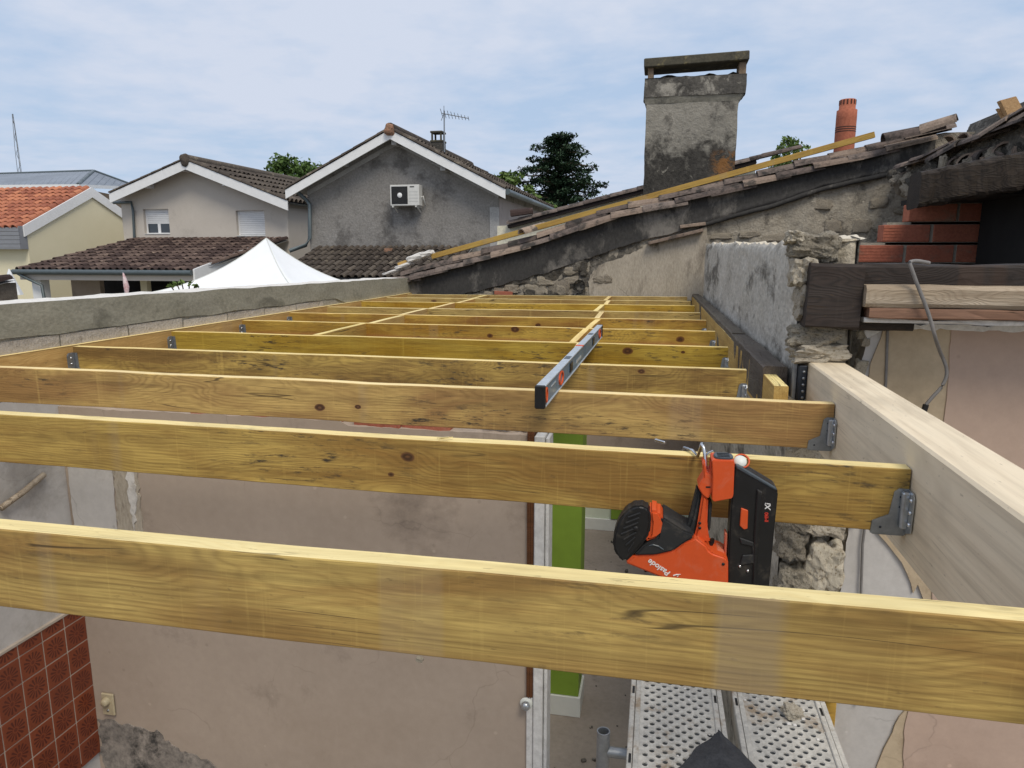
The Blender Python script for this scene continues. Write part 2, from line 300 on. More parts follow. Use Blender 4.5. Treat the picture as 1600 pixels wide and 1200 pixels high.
M['grip'] = scuffed('black_rubber', (.019, .020, .022), .62, .12)
M['cap_dark'] = plain('slate_plastic', (.06, .075, .09), .4, 0, .15, 60)
M['ink_white'] = plain('white_print', (.75, .75, .75), .5, 0, .02)
M['ink_red'] = plain('red_print', (.6, .05, .03), .5, 0, .02)
M['level_body'] = plain('blue_grey_aluminium', (.14, .22, .30), .42, .2, .15, 80)
M['level_top'] = plain('skylit_aluminium_edge', (.52, .57, .62), .42, .35, .15, 80)  # level rails made paler, the sky's gleam put into their colour
M['deck'] = rough('cement_spattered_steel', (.38, .375, .355), (.56, .54, .49), (.29, .22, .15), 12, .585, 70, .35, .003, ro=.55)
M['felt'] = rough('dark_felt', (.035, .037, .042), (.065, .067, .073), (.11, .11, .11), 30, .68, 160, .7, .003)
M['socket'] = plain('yellowed_plastic', (.42, .36, .24), .4, 0, .1, 30)
M['cable'] = plain('grey_cable', (.20, .19, .185), .6, 0, .15, 40)
M['bark'] = rough('bark', (.07, .05, .035), (.12, .09, .06), None, 6, .6, 30, .8)
M['ac'] = plain('ac_white', (.62, .62, .60), .5, 0, .06, 8)
M['slate_strip'] = plain('blue_grey_metal', (.33, .38, .43), .4, .3, .1, 20)
M['pink_cloth'] = rough('striped_cloth', (.45, .13, .15), (.7, .62, .62), None, 9, .6, 30, .2)
def leafmat(name, c1, c2):
    g = G(name); o = g.obj(False)
    a = g.mix(g.ramp(g.noise(o, 1.6, 4, .6), (.3, 0), (.7, 1)), c1, c2)
    gi = g.n('ShaderNodeNewGeometry').outputs['Random Per Island']
    a = g.mix(g.math('MULTIPLY', gi, .5), a, c2)
    return g.end(a, .7, 0, .25)
M['leaf'] = leafmat('broad_leaves', (.035, .075, .018), (.09, .15, .035))
M['leaf2'] = leafmat('light_leaves', (.06, .11, .025), (.13, .19, .05))
M['cedar'] = leafmat('cedar_needles', (.016, .038, .02), (.038, .07, .036))
def tilemat():
    g = G('glazed_sunburst_tile'); o = g.obj(False); x, y, z = g.sepv(o)
    z = g.math('SUBTRACT', z, 0)
    ang = g.math('ARCTAN2', z, y); rr = g.math('SQRT', g.math('ADD', g.math('POWER', g.math('ABSOLUTE', y), 2), g.math('POWER', g.math('ABSOLUTE', z), 2)))
    pet = g.math('GREATER_THAN', g.math('SINE', g.math('MULTIPLY', ang, 14)), -.1)
    rad = g.math('MULTIPLY', g.math('GREATER_THAN', rr, .014), g.math('LESS_THAN', g.math('MULTIPLY_ADD', g.math('SINE', g.math('MULTIPLY', ang, 14)), -.004, rr), .041))
    core = g.math('LESS_THAN', rr, .008)
    f = g.noise(g.obj(), 12, 5, .6)
    base = g.mix(f, (.18, .042, .018), (.26, .066, .027))
    a = g.mix(g.math('MULTIPLY', g.math('MULTIPLY', pet, rad), .85), base, (.07, .014, .010))
    a = g.mix(g.math('MULTIPLY', core, .7), a, (.09, .018, .012))
    a = g.mix(g.math('MULTIPLY', g.rand(), .3), a, (.10, .02, .012))
    return g.end(a, .3, 0, .45)
M['tile'] = tilemat()
M['grout'] = plain('pale_grout', (.42, .36, .30), .9)

# ------------------------------------------------------------------ mesh builder and object helpers
class MB:
    def __init__(s): s.v = []; s.f = []; s.mi = []; s.sm = []
    def add(s, vs, fs, mi=0, smooth=False):
        o = len(s.v); s.v += [tuple(v) for v in vs]
        for f in fs: s.f.append([i+o for i in f]); s.mi.append(mi); s.sm.append(smooth)
        return s
    def box(s, x0, x1, y0, y1, z0, z1, b=0, mi=0, mat=None):
        x0, x1 = min(x0, x1), max(x0, x1); y0, y1 = min(y0, y1), max(y0, y1); z0, z1 = min(z0, z1), max(z0, z1)
        if b == 0:
            vs = [(x, y, z) for x in (x0, x1) for y in (y0, y1) for z in (z0, z1)]
            fs = [(0, 1, 3, 2), (4, 6, 7, 5), (0, 4, 5, 1), (2, 3, 7, 6), (0, 2, 6, 4), (1, 5, 7, 3)]
            if mat: vs = [mat @ Vector(v) for v in vs]
            return s.add(vs, fs, mi)
        bm = bmesh.new(); bmesh.ops.create_cube(bm, size=1)
        for v in bm.verts: v.co = Vector(((x0+x1)/2+v.co.x*(x1-x0), (y0+y1)/2+v.co.y*(y1-y0), (z0+z1)/2+v.co.z*(z1-z0)))
        bmesh.ops.bevel(bm, geom=bm.edges[:], offset=b, segments=1, affect='EDGES')
        return s.bm(bm, mi, mat)
    def bm(s, bm, mi=0, mat=None, smooth=False):
        bm.verts.index_update()
        s.add([(mat @ v.co if mat else v.co) for v in bm.verts], [[v.index for v in f.verts] for f in bm.faces], mi, smooth); bm.free(); return s
    def prism(s, pts, ext, b=0, mi=0, seg=2):
        """closed polygon of 3-D points pushed along ext, edges rounded by b"""
        ext = Vector(ext); bm = bmesh.new()
        a = [bm.verts.new(p) for p in pts]; c = [bm.verts.new(Vector(p)+ext) for p in pts]
        n = len(a); bm.faces.new(a); bm.faces.new(c[::-1])
        for i in range(n): bm.faces.new((a[i], c[i], c[(i+1) % n], a[(i+1) % n]))
        bmesh.ops.recalc_face_normals(bm, faces=bm.faces[:])
        if b: bmesh.ops.bevel(bm, geom=bm.edges[:], offset=b, segments=seg, affect='EDGES', clamp_overlap=True)
        return s.bm(bm, mi, None, False)
    def tube(s, path, r, n=8, mi=0, caps=True):
        path = [Vector(p) for p in path]; rs = r if isinstance(r, (list, tuple)) else [r]*len(path); rings = []
        for i, p in enumerate(path):
            t = (path[min(i+1, len(path)-1)]-path[max(i-1, 0)]).normalized()
            u = t.cross(Vector((0, 0, 1)) if abs(t.z) < .9 else Vector((1, 0, 0))).normalized(); w = t.cross(u)
            rings.append([p+(u*math.cos(2*math.pi*k/n)+w*math.sin(2*math.pi*k/n))*rs[i] for k in range(n)])
        vs = [v for q in rings for v in q]; fs = []
        for i in range(len(path)-1):
            for k in range(n): fs.append((i*n+k, i*n+(k+1) % n, (i+1)*n+(k+1) % n, (i+1)*n+k))
        s.add(vs, fs, mi, True)
        if caps: s.add(rings[0], [tuple(range(n))], mi); s.add(rings[-1], [tuple(range(n))[::-1]], mi)
        return s
    def bar(s, a, b, w, h, mi=0, bev=0):
        """box beam between two points, w across, h in height, its top centre line from a to b"""
        a, b = Vector(a), Vector(b); t = (b-a); L = t.length; t.normalize()
        u = t.cross(Vector((0, 0, 1))).normalized(); w3 = u.cross(t)
        m = Matrix.Translation(a) @ Matrix((( t.x, u.x, w3.x, 0), (t.y, u.y, w3.y, 0), (t.z, u.z, w3.z, 0), (0, 0, 0, 1)))
        return s.box(0, L, -w/2, w/2, -h, 0, bev, mi, m)
    def grid(s, fn, nu, nv, mi=0, smooth=True, flip=False):
        vs = [fn(i/nu, j/nv) for j in range(nv+1) for i in range(nu+1)]; w = nu+1
        fs = [(j*w+i, j*w+i+1, (j+1)*w+i+1, (j+1)*w+i) for j in range(nv) for i in range(nu)]
        if flip: fs = [f[::-1] for f in fs]
        return s.add(vs, fs, mi, smooth)
    def lathe(s, prof, c, n=20, mi=0, smooth=True, mat=None):
        vs = []
        for r, z in prof:
            for k in range(n):
                v = Vector((r*math.cos(2*math.pi*k/n), r*math.sin(2*math.pi*k/n), z))
                vs.append((mat @ v if mat else v)+Vector(c))
        fs = [(i*n+k, i*n+(k+1) % n, (i+1)*n+(k+1) % n, (i+1)*n+k) for i in range(len(prof)-1) for k in range(n)]
        return s.add(vs, fs, mi, smooth)
    def mesh(s, name, mats, off=(0, 0, 0)):
        me = bpy.data.meshes.new(name); o = Vector(off)
        me.from_pydata([tuple(Vector(v)-o) for v in s.v], [], s.f)
        me.polygons.foreach_set('material_index', s.mi); me.polygons.foreach_set('use_smooth', s.sm)
        for m in (mats if isinstance(mats, (list, tuple)) else [mats]): me.materials.append(M[m] if isinstance(m, str) else m)
        me.update(); return me
    def build(s, name, mats, parent=None, off=None):
        o3 = Vector(off) if off else Vector((0, 0, 0)); base = Vector((0, 0, 0)); p = parent
        while p: base += p.location; p = p.parent
        me = s.mesh(name, mats, base+o3)
        return link(name, me, parent, o3 if parent else o3)
def link(name, me, parent=None, loc=(0, 0, 0), rot=None, scale=None):
    o = bpy.data.objects.new(name, me); COL.objects.link(o); o.location = loc
    if rot: o.rotation_euler = rot
    if scale: o.scale = scale
    if parent: o.parent = parent
    return o
def tag(o, label=None, cat=None, group=None, kind=None):
    if label: o['label'] = label
    if cat:
        o['category'] = cat; o['kind'] = 'thing'
    if group: o['group'] = group
    if kind: o['kind'] = kind
    return o
def thing(name, label, cat, loc=(0, 0, 0), group=None, rot=None):
    o = bpy.data.objects.new(name, None); COL.objects.link(o); o.location = loc; o.empty_display_size = .2
    if rot: o.rotation_euler = rot
    return tag(o, label, cat, group)
def copy_tree(o, parent=None):
    c = o.copy(); COL.objects.link(c); c.parent = parent
    for ch in list(o.children): copy_tree(ch, c)
    return c
def text_mesh(body, size, ext, mat, bold=False, shear=0):
    cu = bpy.data.curves.new('lettering', 'FONT'); cu.body = body; cu.size = size; cu.extrude = ext; cu.align_x = 'CENTER'; cu.align_y = 'CENTER'; cu.shear = shear
    if bold: cu.offset = size*.018
    t = bpy.data.objects.new('lettering', cu); COL.objects.link(t)
    dg = bpy.context.evaluated_depsgraph_get(); me = bpy.data.meshes.new_from_object(t.evaluated_get(dg))
    bpy.data.objects.remove(t); me.materials.clear(); me.materials.append(M[mat]); return me

# a rough stone: a cube pushed towards a rounded, lumpy block of unit half-size
def rock_mesh(seed, mat, cuts=3, lump=.22, power=5.0):
    b = MB(); n = cuts+1; rr = random.Random(seed); s = rr.random()*50
    for ax in range(3):
        for sg in (-1, 1):
            def fn(u, v, ax=ax, sg=sg):
                p = [0, 0, 0]; p[ax] = sg; p[(ax+1) % 3] = (u*2-1)*sg; p[(ax+2) % 3] = v*2-1
                q = Vector(p); l = sum(abs(c)**power for c in q)**(1/power); q = q/l
                d = 1+lump*(fbm(q.x*1.3+s, q.y*1.3, q.z*1.3, 3)+(.35*fbm(q.x*4+s, q.y*4, q.z*4, 4) if cuts > 5 else 0))
                return q*d
            b.grid(fn, n, n, 0, False)
    bm = bmesh.new(); me = b.mesh('rock', mat); bm.from_mesh(me); bmesh.ops.remove_doubles(bm, verts=bm.verts[:], dist=1e-4)
    bmesh.ops.recalc_face_normals(bm, faces=bm.faces[:]); bm.to_mesh(me); bm.free(); return me

# ================================================================== THE SETTING
b = MB(); S = 900
b.grid(lambda u, v: Vector(((u*2-1)*S, (v*2-1)*S, GZ-.03)), 20, 20, 0, False); tag(b.build('ground', 'ground'), kind='structure')
b = MB().box(-2.52, 4.5, -.6, 6.86, GZ, FZ); tag(b.build('floor', 'floor'), kind='structure')

# skewed left line of the room: the concrete wall and its ledger lean to the right as they recede
def xl(y): return -2.502+(y-2.5)*.0195
# ------------------------------------------------------------------ concrete wall on the left
cw = thing('concrete_wall', 'long low grey concrete wall with bright top, blocks showing under its cast band', 'wall', (-2.6, 3, GZ))
XO = -.02
def wall_face(y0, y1, z0f, z1f, nu, nv, amp, sd, xin=0):
    def fn(u, v):
        y = y0+(y1-y0)*u; z = z0f(y)+(z1f(y)-z0f(y))*v
        return Vector((xl(y)+XO+xin+amp*fbm(y*4+sd, z*9, sd, 4), y, z))
    return fn
def ztop(y): return -.198-(y-2.3)*.0105+.006*fbm(y*3, 2.2, 5)
def zband(y): return -.338-(y-2.3)*.006+.011*fbm(y*4, 7.2, 1)-.10*min(1, max(0, (y-5.2)/.4))
b = MB(); Y0, Y1 = -.5, 6.86
b.grid(wall_face(Y0, Y1, zband, ztop, 160, 6, .006, 1), 160, 6)
b.grid(lambda u, v: Vector((xl(Y0+(Y1-Y0)*u)+XO+.004*fbm((Y0+(Y1-Y0)*u)*4+1, ztop(Y0+(Y1-Y0)*u)*9, 1)-(.004 if v > 0 else 0)-v*.02, Y0+(Y1-Y0)*u, zband(Y0+(Y1-Y0)*u))), 160, 1, 0, False)
b.build('bond_beam', 'bond', cw)
b = MB()
def topf(u, v):
    y = Y0+(Y1-Y0)*u; return Vector((xl(y)+XO-.002-.21*v-.006*abs(fbm(y*9, v*3, 2)) + (.006*fbm(y*4+1, ztop(y)*9, 1) if v == 0 else 0), y, ztop(y)+.006*fbm(y*7, v*2, 3) if v > 0 else ztop(y)))
b.grid(topf, 160, 4, 0, True)
b.grid(lambda u, v: Vector((xl(Y0+(Y1-Y0)*u)+XO-.21, Y0+(Y1-Y0)*u, ztop(Y0+(Y1-Y0)*u)-v*2.15)), 60, 1, 0, False)
b.build('wall_top', 'bond_top', cw)
b = MB().grid(wall_face(Y0, Y1, lambda y: -.62, lambda y: zband(y)+.012, 120, 6, .004, 4, -.006), 120, 6); b.build('mortar_bed', 'mortar', cw)
yy = -.2; k = 0
while yy < 5.3:
    L = .40; b = MB()
    z1 = min(zband(yy+L*q/6) for q in range(7))-.004
    def fn(u, v, yy=yy, L=L, z1=z1):
        y = yy+.004+(L-.008)*u; return Vector((xl(y)+XO-.003+.005*fbm(y*14, v*5, 3), y, -.56+(z1+.56)*v))
    b.grid(fn, 10, 6, 0, True); b.build('concrete_block', 'block', cw); yy += L
# plastered lower face inside the room with the tiled dado
lw = thing('interior_wall', 'inner side wall with grey plaster above a dado of red brown tiles', 'wall', (-2.52, 2, GZ))
def lx(y): return -2.5
b = MB().grid(lambda u, v: Vector((-2.515+.003*fbm(u*6, v*6, 1), -.5+u*3.1, FZ+v*1.92)), 40, 30, 0, True); b.build('plaster_face', 'grey_plaster', lw)
b = MB().grid(lambda u, v: Vector((-2.5035, .62+u*1.925, -2.3+v*.728)), 2, 2, 0, False)
b.box(-2.515, -2.497, .6, 2.545, -1.572, -1.562); b.build('grout', 'grout', lw)
PT = .116; tme = MB().box(-.006, .004, -PT/2+.0026, PT/2-.0026, -PT/2+.0026, PT/2-.0026, .0015).mesh('tile', 'tile')
tcut = MB().box(-.006, .004, -PT/2+.0026, PT/2-.0026, -PT/2+.0026, -.004, .0015).mesh('tile', 'tile')
for i in range(8):
    for j in range(-1, 6):
        yv = 2.483-i*PT; zv = -1.684-j*PT
        link('tile', tcut if j < 0 else tme, lw, Vector((-2.505+rnd.uniform(-.0008, .0008), yv, zv))-lw.location, (rnd.uniform(-.006, .006), 0, rnd.uniform(-.008, .008)))
b = MB(); b.bar(aty(20, 775, 2.45), aty(60, 735, 2.45), .012, .012); b.tube([Vector((-2.5, 2.2, -.99)), Vector((-2.49, 2.3, -.955)), Vector((-2.505, 2.42, -.92))], .012, 6); b.build('plaster_splinter', 'old_pale', lw)

# ------------------------------------------------------------------ partition with the doorway
pw = thing('partition_wall', 'mauve plastered partition wall under the joists with a mouldy foot and broken top', 'wall', (-1.5, 2.58, GZ))
YP = 2.54
def ptop(x): return -.652-.012*abs(fbm(x*8, 3, 1))-(.02 if x > -1.2 else 0)
b = MB()
b.grid(lambda u, v: Vector((-2.515+u*2.06, YP+.002*fbm(u*9, v*9, 2), FZ+(ptop(-2.515+u*2.06)-FZ)*v)), 60, 24, 0, True)
b.grid(lambda u, v: Vector((-2.515+u*2.06, YP+v*.09, ptop(-2.515+u*2.06)+(.008*fbm(u*30, v*4, 2) if v > 0 else 0))), 60, 3, 0, False)
b.grid(lambda u, v: Vector((-2.515+u*2.06, YP+.09, FZ+1.82*v)), 10, 2, 0, False)
b.build('wall', 'mauve', pw)
def sheet(pts, y, t, mat, name, par, jag=.006, step=.02, seed=0, axis='y'):
    """thin layer with ragged edges lying proud of a wall at y"""
    out = []; n = len(pts); rr = random.Random(seed)
    for i in range(n):
        a, c = Vector(pts[i]), Vector(pts[(i+1) % n]); m = max(1, int((c-a).length/step))
        for k in range(m):
            p = a.lerp(c, k/m); out.append(Vector((p.x+rr.uniform(-jag, jag), y, p.z+rr.uniform(-jag, jag))))
    bb = MB().prism(out, (0, -t, 0), 0); return bb.build(name, mat, par)
W3 = lambda x, z: Vector((x, 0, z))
sheet([W3(-2.50, -1.62), W3(-2.50, -.70), W3(-2.27, -.70), W3(-2.28, -1.2), W3(-2.36, -1.45), W3(-2.47, -1.58)], YP, .004, 'grey_plaster', 'plaster_patch', pw, .003, seed=2)
sheet([W3(-2.268, -.70), W3(-2.17, -.70), W3(-2.15, -.95), W3(-2.155, -1.25), W3(-2.22, -1.35), W3(-2.27, -1.2)], YP, .007, 'plaster_old', 'plaster_patch', pw, .008, seed=3)
sheet([W3(-2.205, -.70), W3(-2.16, -.70), W3(-2.165, -1.05), W3(-2.19, -1.22), W3(-2.20, -.95)], YP-.007, .005, 'white_plaster', 'plaster_patch', pw, .007, seed=4)
sheet([W3(-2.495, -2.49), W3(-2.495, -2.16), W3(-2.42, -2.15), W3(-2.3, -2.155), W3(-2.17, -2.17), W3(-2.09, -2.25), W3(-1.98, -2.27), W3(-1.82, -2.33), W3(-1.6, -2.49)], YP-.001, .004, 'mold', 'stained_foot', pw, .012, seed=5)
bk = MB().box(-.1, .1, -.035, .035, -.03, .03, .004).mesh('brick', 'brick')
for i, x in enumerate((-1.78, -1.55, -1.30, -1.06, -.86)):
    link('brick', bk, pw, Vector((x, YP+.045, -.668+.006*(i % 2)))-pw.location, (rnd.uniform(-.05, .05), rnd.uniform(-.04, .04), rnd.uniform(-.1, .1)))
rk = [rock_mesh(i, 'white_plaster', 2) for i in range(3)]
for i in range(16):
    x = -1.85+rnd.random()*1.4 if i > 6 else -.72+rnd.random()*.3
    link('rubble', rk[i % 3], pw, Vector((x, YP+.03+rnd.random()*.05, -.645))-pw.location, (rnd.random()*3, rnd.random()*3, rnd.random()*3), (.012+.03*rnd.random(), .014, .010))
# socket
so = thing('wall_socket', 'yellowed electric socket plate low on the mauve partition', 'socket', aty(172, 1100, YP-.004))
c0 = aty(172, 1098, YP)
b = MB().box(c0.x-.032, c0.x+.032, YP-.016, YP-.0045, c0.z-.055, c0.z+.055, .004); b.build('plate', 'socket', so)
b = MB().lathe([(.0, .022), (.014, .022), (.017, .018), (.021, .0)], (c0.x-.004, YP-.016, c0.z+.018), 16, mat=Matrix.Rotation(R(90), 4, 'X')); b.build('knob', 'socket', so)
b = MB().lathe([(.0, .004), (.005, .004), (.006, 0)], (c0.x, YP-.016, c0.z-.028), 10, mat=Matrix.Rotation(R(90), 4, 'X')); b.build('screw', 'galv_dark', so)
# door frame
df = thing('door_frame', 'worn white door frame with brown strip and round lock beside the mauve wall', 'door frame', (-.42, YP, GZ))
xa, xb = -.452, -.427
zk = aty(822, 1086, YP).z
b = MB().box(xa-.004, xa+.022, YP-.014, YP+.085, zk, -.655, .002); b.box(xa+.004, xa+.008, YP-.017, YP-.0145, zk, -.655); b.box(xa+.012, xa+.016, YP-.017, YP-.0145, zk, -.655); b.build('edge_strip', 'door_wood', df)
b = MB().box(xa-.004, xa+.022, YP-.012, YP+.085, FZ, zk-.002, .002); b.build('edge_strip', 'frame_paint', df)
b = MB().box(xa+.024, xa+.062, YP-.02, YP+.10, FZ, -.67, .004); b.box(xa+.064, xa+.078, YP+.0, YP+.10, FZ, -.68, .003); b.build('jamb', 'frame_paint', df)
kc = aty(822, 1100, YP-.016); rx = Matrix.Rotation(R(90), 4, 'X')
b = MB().lathe([(0, .004), (.024, .004), (.026, 0)], (kc.x, YP-.012, kc.z), 20, mat=rx); b.build('rose', 'skirting', df)
b = MB().lathe([(0, .026), (.010, .027), (.016, .022), (.018, .010), (.014, 0)], (kc.x, YP-.016, kc.z), 20, mat=rx); b.box(kc.x-.0012, kc.x+.0012, YP-.045, YP-.042, kc.z-.008, kc.z+.008); b.build('lock', 'galv', df)
# green pillar and the back partition seen through the doorway
gp = thing('green_pillar', 'lime green painted pillar on a white plinth beyond the doorway', 'pillar', (-.43, 3.6, GZ))
b = MB().box(-.53, -.342, 3.49, 3.69, FZ+.12, -.62, .004); b.build('shaft', 'green', gp)
b = MB().box(-.535, -.33, 3.482, 3.70, FZ, FZ+.12, .003); b.build('plinth', 'skirting', gp)
bw = thing('back_wall', 'pale green back wall with white skirting seen through the doorway', 'wall', (.2, 6.2, GZ))
b = MB().grid(lambda u, v: Vector((-2.4+u*2.85, 6.2, FZ+v*.66)), 6, 3, 0, False); b.build('painted_dado', 'pale_green', bw)
b = MB().grid(lambda u, v: Vector((-2.4+u*2.85, 6.202, FZ+.66+v*1.15)), 6, 3, 0, False); b.build('plaster_face', 'mauve', bw)
b = MB().box(-2.4, .45, 6.18, 6.199, FZ, FZ+.11, .003); b.build('skirting', 'skirting', bw)
b = MB().box(-.34, -.24, 6.17, 6.198, FZ+.12, FZ+.42, .003); b.build('green_panel', 'green', bw)
b = MB().bar((.0, 6.08, -2.15), (.06, 6.14, -2.45), .03, .03); b.build('leaning_batten', 'white_plaster', bw)

# ------------------------------------------------------------------ neighbouring gable at the far end
YG = 6.86
gw = thing('gable_wall', 'old stone gable wall with a blackened sloping render band under canal tiles', 'wall', (0, YG, GZ))
def poly(pts, y):
    P = [aty(px, py, y) for px, py in pts]
    xs = [p.x for p in P]; zs = [p.z for p in P]
    return lambda x: float(np.interp(x, xs, zs))
bt = poly([(620, 437), (640, 431), (711, 412), (767, 397), (814, 386), (962, 332), (1050, 315), (1134, 292), (1237, 266), (1350, 242), (1400, 226), (1480, 205)], YG)
bl = poly([(610, 500), (680, 470), (757, 452), (850, 427), (1000, 376), (1050, 365), (1112, 346), (1162, 331), (1213, 318), (1275, 296), (1350, 278), (1400, 268), (1480, 240)], YG)
GX0, GX1 = -2.72, 4.4
b = MB()
def gtop(x): return min(bt(x)-.01, bt(2.3)) if x < 2.3 else bt(2.3)
b.grid(lambda u, v: (lambda x: Vector((x, YG+.020*fbm(x*5, v*9, 1, 5)+.012*fbm(x*16, v*34, 4, 4)+.008, FZ+(gtop(x)-FZ)*v)))(GX0+(GX1-GX0)*u), 220, 90, 0, True)
b.build('wall', 'rubble_bed', gw)
BX0, BX1 = -2.6, 2.25
def band(u, v):
    x = BX0+(BX1-BX0)*u; z0 = bl(x)+.012*fbm(x*9, 4, 2); z = z0+(bt(x)-z0)*v
    return Vector((x, YG-.03+.006*fbm(x*3, z*5, 7)-(.012 if .04 < v < .2 and x > .3 else 0), z))
b = MB(); b.grid(band, 220, 14, 0, True)
b.grid(lambda u, v: (lambda p: Vector((p.x, p.y+v*.06, p.z)))(band(u, 0)), 220, 1, 0, False)
b.build('render_band', 'render_dark', gw)
# lip of fallen render along the foot of the band
b = MB(); x = .4
pts = [Vector((x, YG-.03, bl(x)-.012)) for x in np.arange(.35, 2.2, .06)]
b.tube([p+Vector((0, .004*nz(p.x*9, 1, 1), .008*nz(p.x*6, 2, 1))) for p in pts], [.022+.008*nz(p.x*7, 4, 4) for p in pts], 7); b.build('render_lip', 'render_dark', gw)
b = MB(); b.grid(lambda u, v: (lambda x: Vector((x, YG-.004+.030*fbm(x*7, v*4, 3, 5), -.55+(bl(x)+.03+.55)*v)))(-1.8+u*1.62), 90, 24, 0, False); b.build('dirty_rubble', 'rubble_dark', gw)
# stones of the rubble
sm = [rock_mesh(20+i, 'stone', 3, .3) for i in range(8)]; smd = [rock_mesh(40+i, 'rubble_dark', 3, .3) for i in range(4)]
def stone(x, z, w, h, dark=False):
    o = link('stone', (smd if dark else sm)[rnd.randrange(4 if dark else 8)], gw, Vector((x, YG+(.012 if x > 0 else -.004), z))-gw.location, (rnd.uniform(-.1, .1), rnd.uniform(-.16, .16), rnd.uniform(-.12, .12)), (w/2, .018+.016*rnd.random(), h/2))
z = .0; row = 0
while z < .95:
    h = rnd.uniform(.07, .12); x = .42+rnd.random()*.1
    while x < 2.3:
        w = rnd.uniform(.10, .26)
        if z+h/2 < bl(x+w/2)-.035 and z+h < bl(x)-.01: (rnd.random() < .26) and stone(x+w/2, z+h/2+rnd.uniform(-.02, .02), w*rnd.uniform(.7, 1.05), h*rnd.uniform(.65, 1.0))
        x += w
    z += h
for i in range(34):
    x = rnd.uniform(-1.75, -.45); z = rnd.uniform(-.46, bl(x)-.05) if bl(x)-.05 > -.46 else None
    if z is not None: stone(x, z, rnd.uniform(.06, .17), rnd.uniform(.05, .1), rnd.random() < .35)
for x, z, w, h in ((-.93, -.34, .2, .14), (-1.12, -.36, .16, .1), (-.63, -.37, .1, .09)): stone(x, z, w, h)
link('brick', bk, gw, aty(787, 458, YG-.03)-gw.location, (0, .05, .1), (.9, 1, .6))
# dark putlog hole
hc = aty(906, 446, YG); b = MB().lathe([(.055, 0), (.05, .02), (.047, .12), (0, .12)], (hc.x, YG-.045, hc.z), 14, mat=Matrix.Rotation(R(-90), 4, 'X')); b.build('putlog_hole', 'dark', gw)
# the pale plaster patch below the band
pp = [aty(px, py, YG) for px, py in [(925, 470), (918, 440), (935, 415), (985, 397), (1010, 383), (1052, 372), (1105, 352), (1112, 470)]]
out = []
for i in range(len(pp)):
    a, c = pp[i], pp[(i+1) % len(pp)]
    for k in range(8): q = a.lerp(c, k/8); out.append(Vector((q.x+rnd.uniform(-.012, .012), YG-.012, q.z+rnd.uniform(-.01, .01))))
MB().prism(out, (0, -.016, 0), 0).build('plaster_patch', 'plaster_old', gw)
# a cracked ledge of tile pieces stuck in the wall
for (p, q, s_) in (((1012, 378), (1098, 357), 'verge_pale'), ((1062, 352), (1102, 347), 'verge_pale')):
    b = MB().bar(aty(*p, YG-.05), aty(*q, YG-.05), .11, .03, 0, .004); b.build('tile_fragment', s_, gw)
# verge tiles: two overlapping courses of half round tiles
def canal(L, r0, r1, n=7, th=.012, mat='verge', arc=1.0):
    b = MB(); 
    def ring(x, r): return [Vector((x, -r*math.cos(math.pi*(.5-.5*arc+arc*k/n)), r*math.sin(math.pi*(.5-.5*arc+arc*k/n)))) for k in range(n+1)]
    A, B_, C, D = ring(0, r0), ring(L, r1), ring(0, r0-th), ring(L, r1-th); m = n+1
    vs = A+B_+C+D; fs = []
    for k in range(n):
        fs += [(k, k+1, m+k+1, m+k), (2*m+k+1, 2*m+k, 3*m+k, 3*m+k+1), (k+1, k, 2*m+k, 2*m+k+1), (m+k, m+k+1, 3*m+k+1, 3*m+k)]
    fs += [(0, m, 3*m, 2*m), (n, 2*m+n, 3*m+n, m+n)]
    return b.add(vs, fs, 0, False).mesh('roof_tile', mat)
vt = canal(.40, .072, .06, 7); vtp = canal(.40, .072, .06, 7, mat='verge_pale')
def slope_at(x): return math.atan2(bt(x+.2)-bt(x-.2), .4)
for row, (dy, dz, x0) in enumerate(((-.035, -.01, -2.70), (.02, .052, -2.52))):
    x = x0
    while x < 2.05:
        a = slope_at(x+.15)
        link('roof_tile', vtp if rnd.random() < .22 else vt, gw, Vector((x, YG+dy+rnd.uniform(-.008, .008), bt(x)+dz-.035+rnd.uniform(-.006, .006)))-gw.location, (rnd.uniform(-.15, .15), -a+.03+rnd.uniform(-.02, .02), rnd.uniform(-.02, .02)), (1, 1, .85))
        x += .285+rnd.uniform(-.02, .02)
# roof slope behind the verge
b = MB(); b.grid(lambda u, v: (lambda x: Vector((x, YG+.06+v*3.2, bt(min(x, 2.3))+.01)))(-2.75+u*5.1), 30, 1, 0, False); b.build('roof_bed', 'roof_under', gw)
# mortar dab at the low end of the verge
lm = [rock_mesh(70+i, 'white_plaster', 3, .35, 3) for i in range(2)]
for px, py, sx, sz in ((652, 402, .10, .035), (668, 397, .07, .03), (632, 415, .09, .02), (612, 425, .09, .014)):
    link('mortar_dab', lm[px % 2], gw, aty(px, py, YG+.02)-gw.location, (0, -.3, 0), (sx, .06, sz))
yb = YG+.02
def batten(a, c, w, h, label):
    b = MB(); m0 = Vector(a); v = Vector(c)-m0; L = v.length
    b.box(0, L, -w/2, w/2, -h, 0, .002)
    o = b.build('roof_batten', 'batten'); o.location = a; o.rotation_euler = (0, -math.atan2(v.z, v.x), 0)
    return tag(o, label, 'batten')
batten(aty(674, 397, yb), aty(1365, 206, yb), .05, .05, 'long yellow timber batten lying along the sloping tile verge')
batten(aty(622, 411, yb), aty(641, 404, yb), .05, .03, 'short yellow batten offcut at the low end of the verge by the mortar')
# open end of a tile lying on the verge
o = link('roof_tile', canal(.3, .055, .05, 8, mat='verge_pale'), None, aty(815, 366, YG-.1), (0, -.25, .9)); tag(o, 'single curved tile resting on the dark verge below the cream gable', 'roof tile')

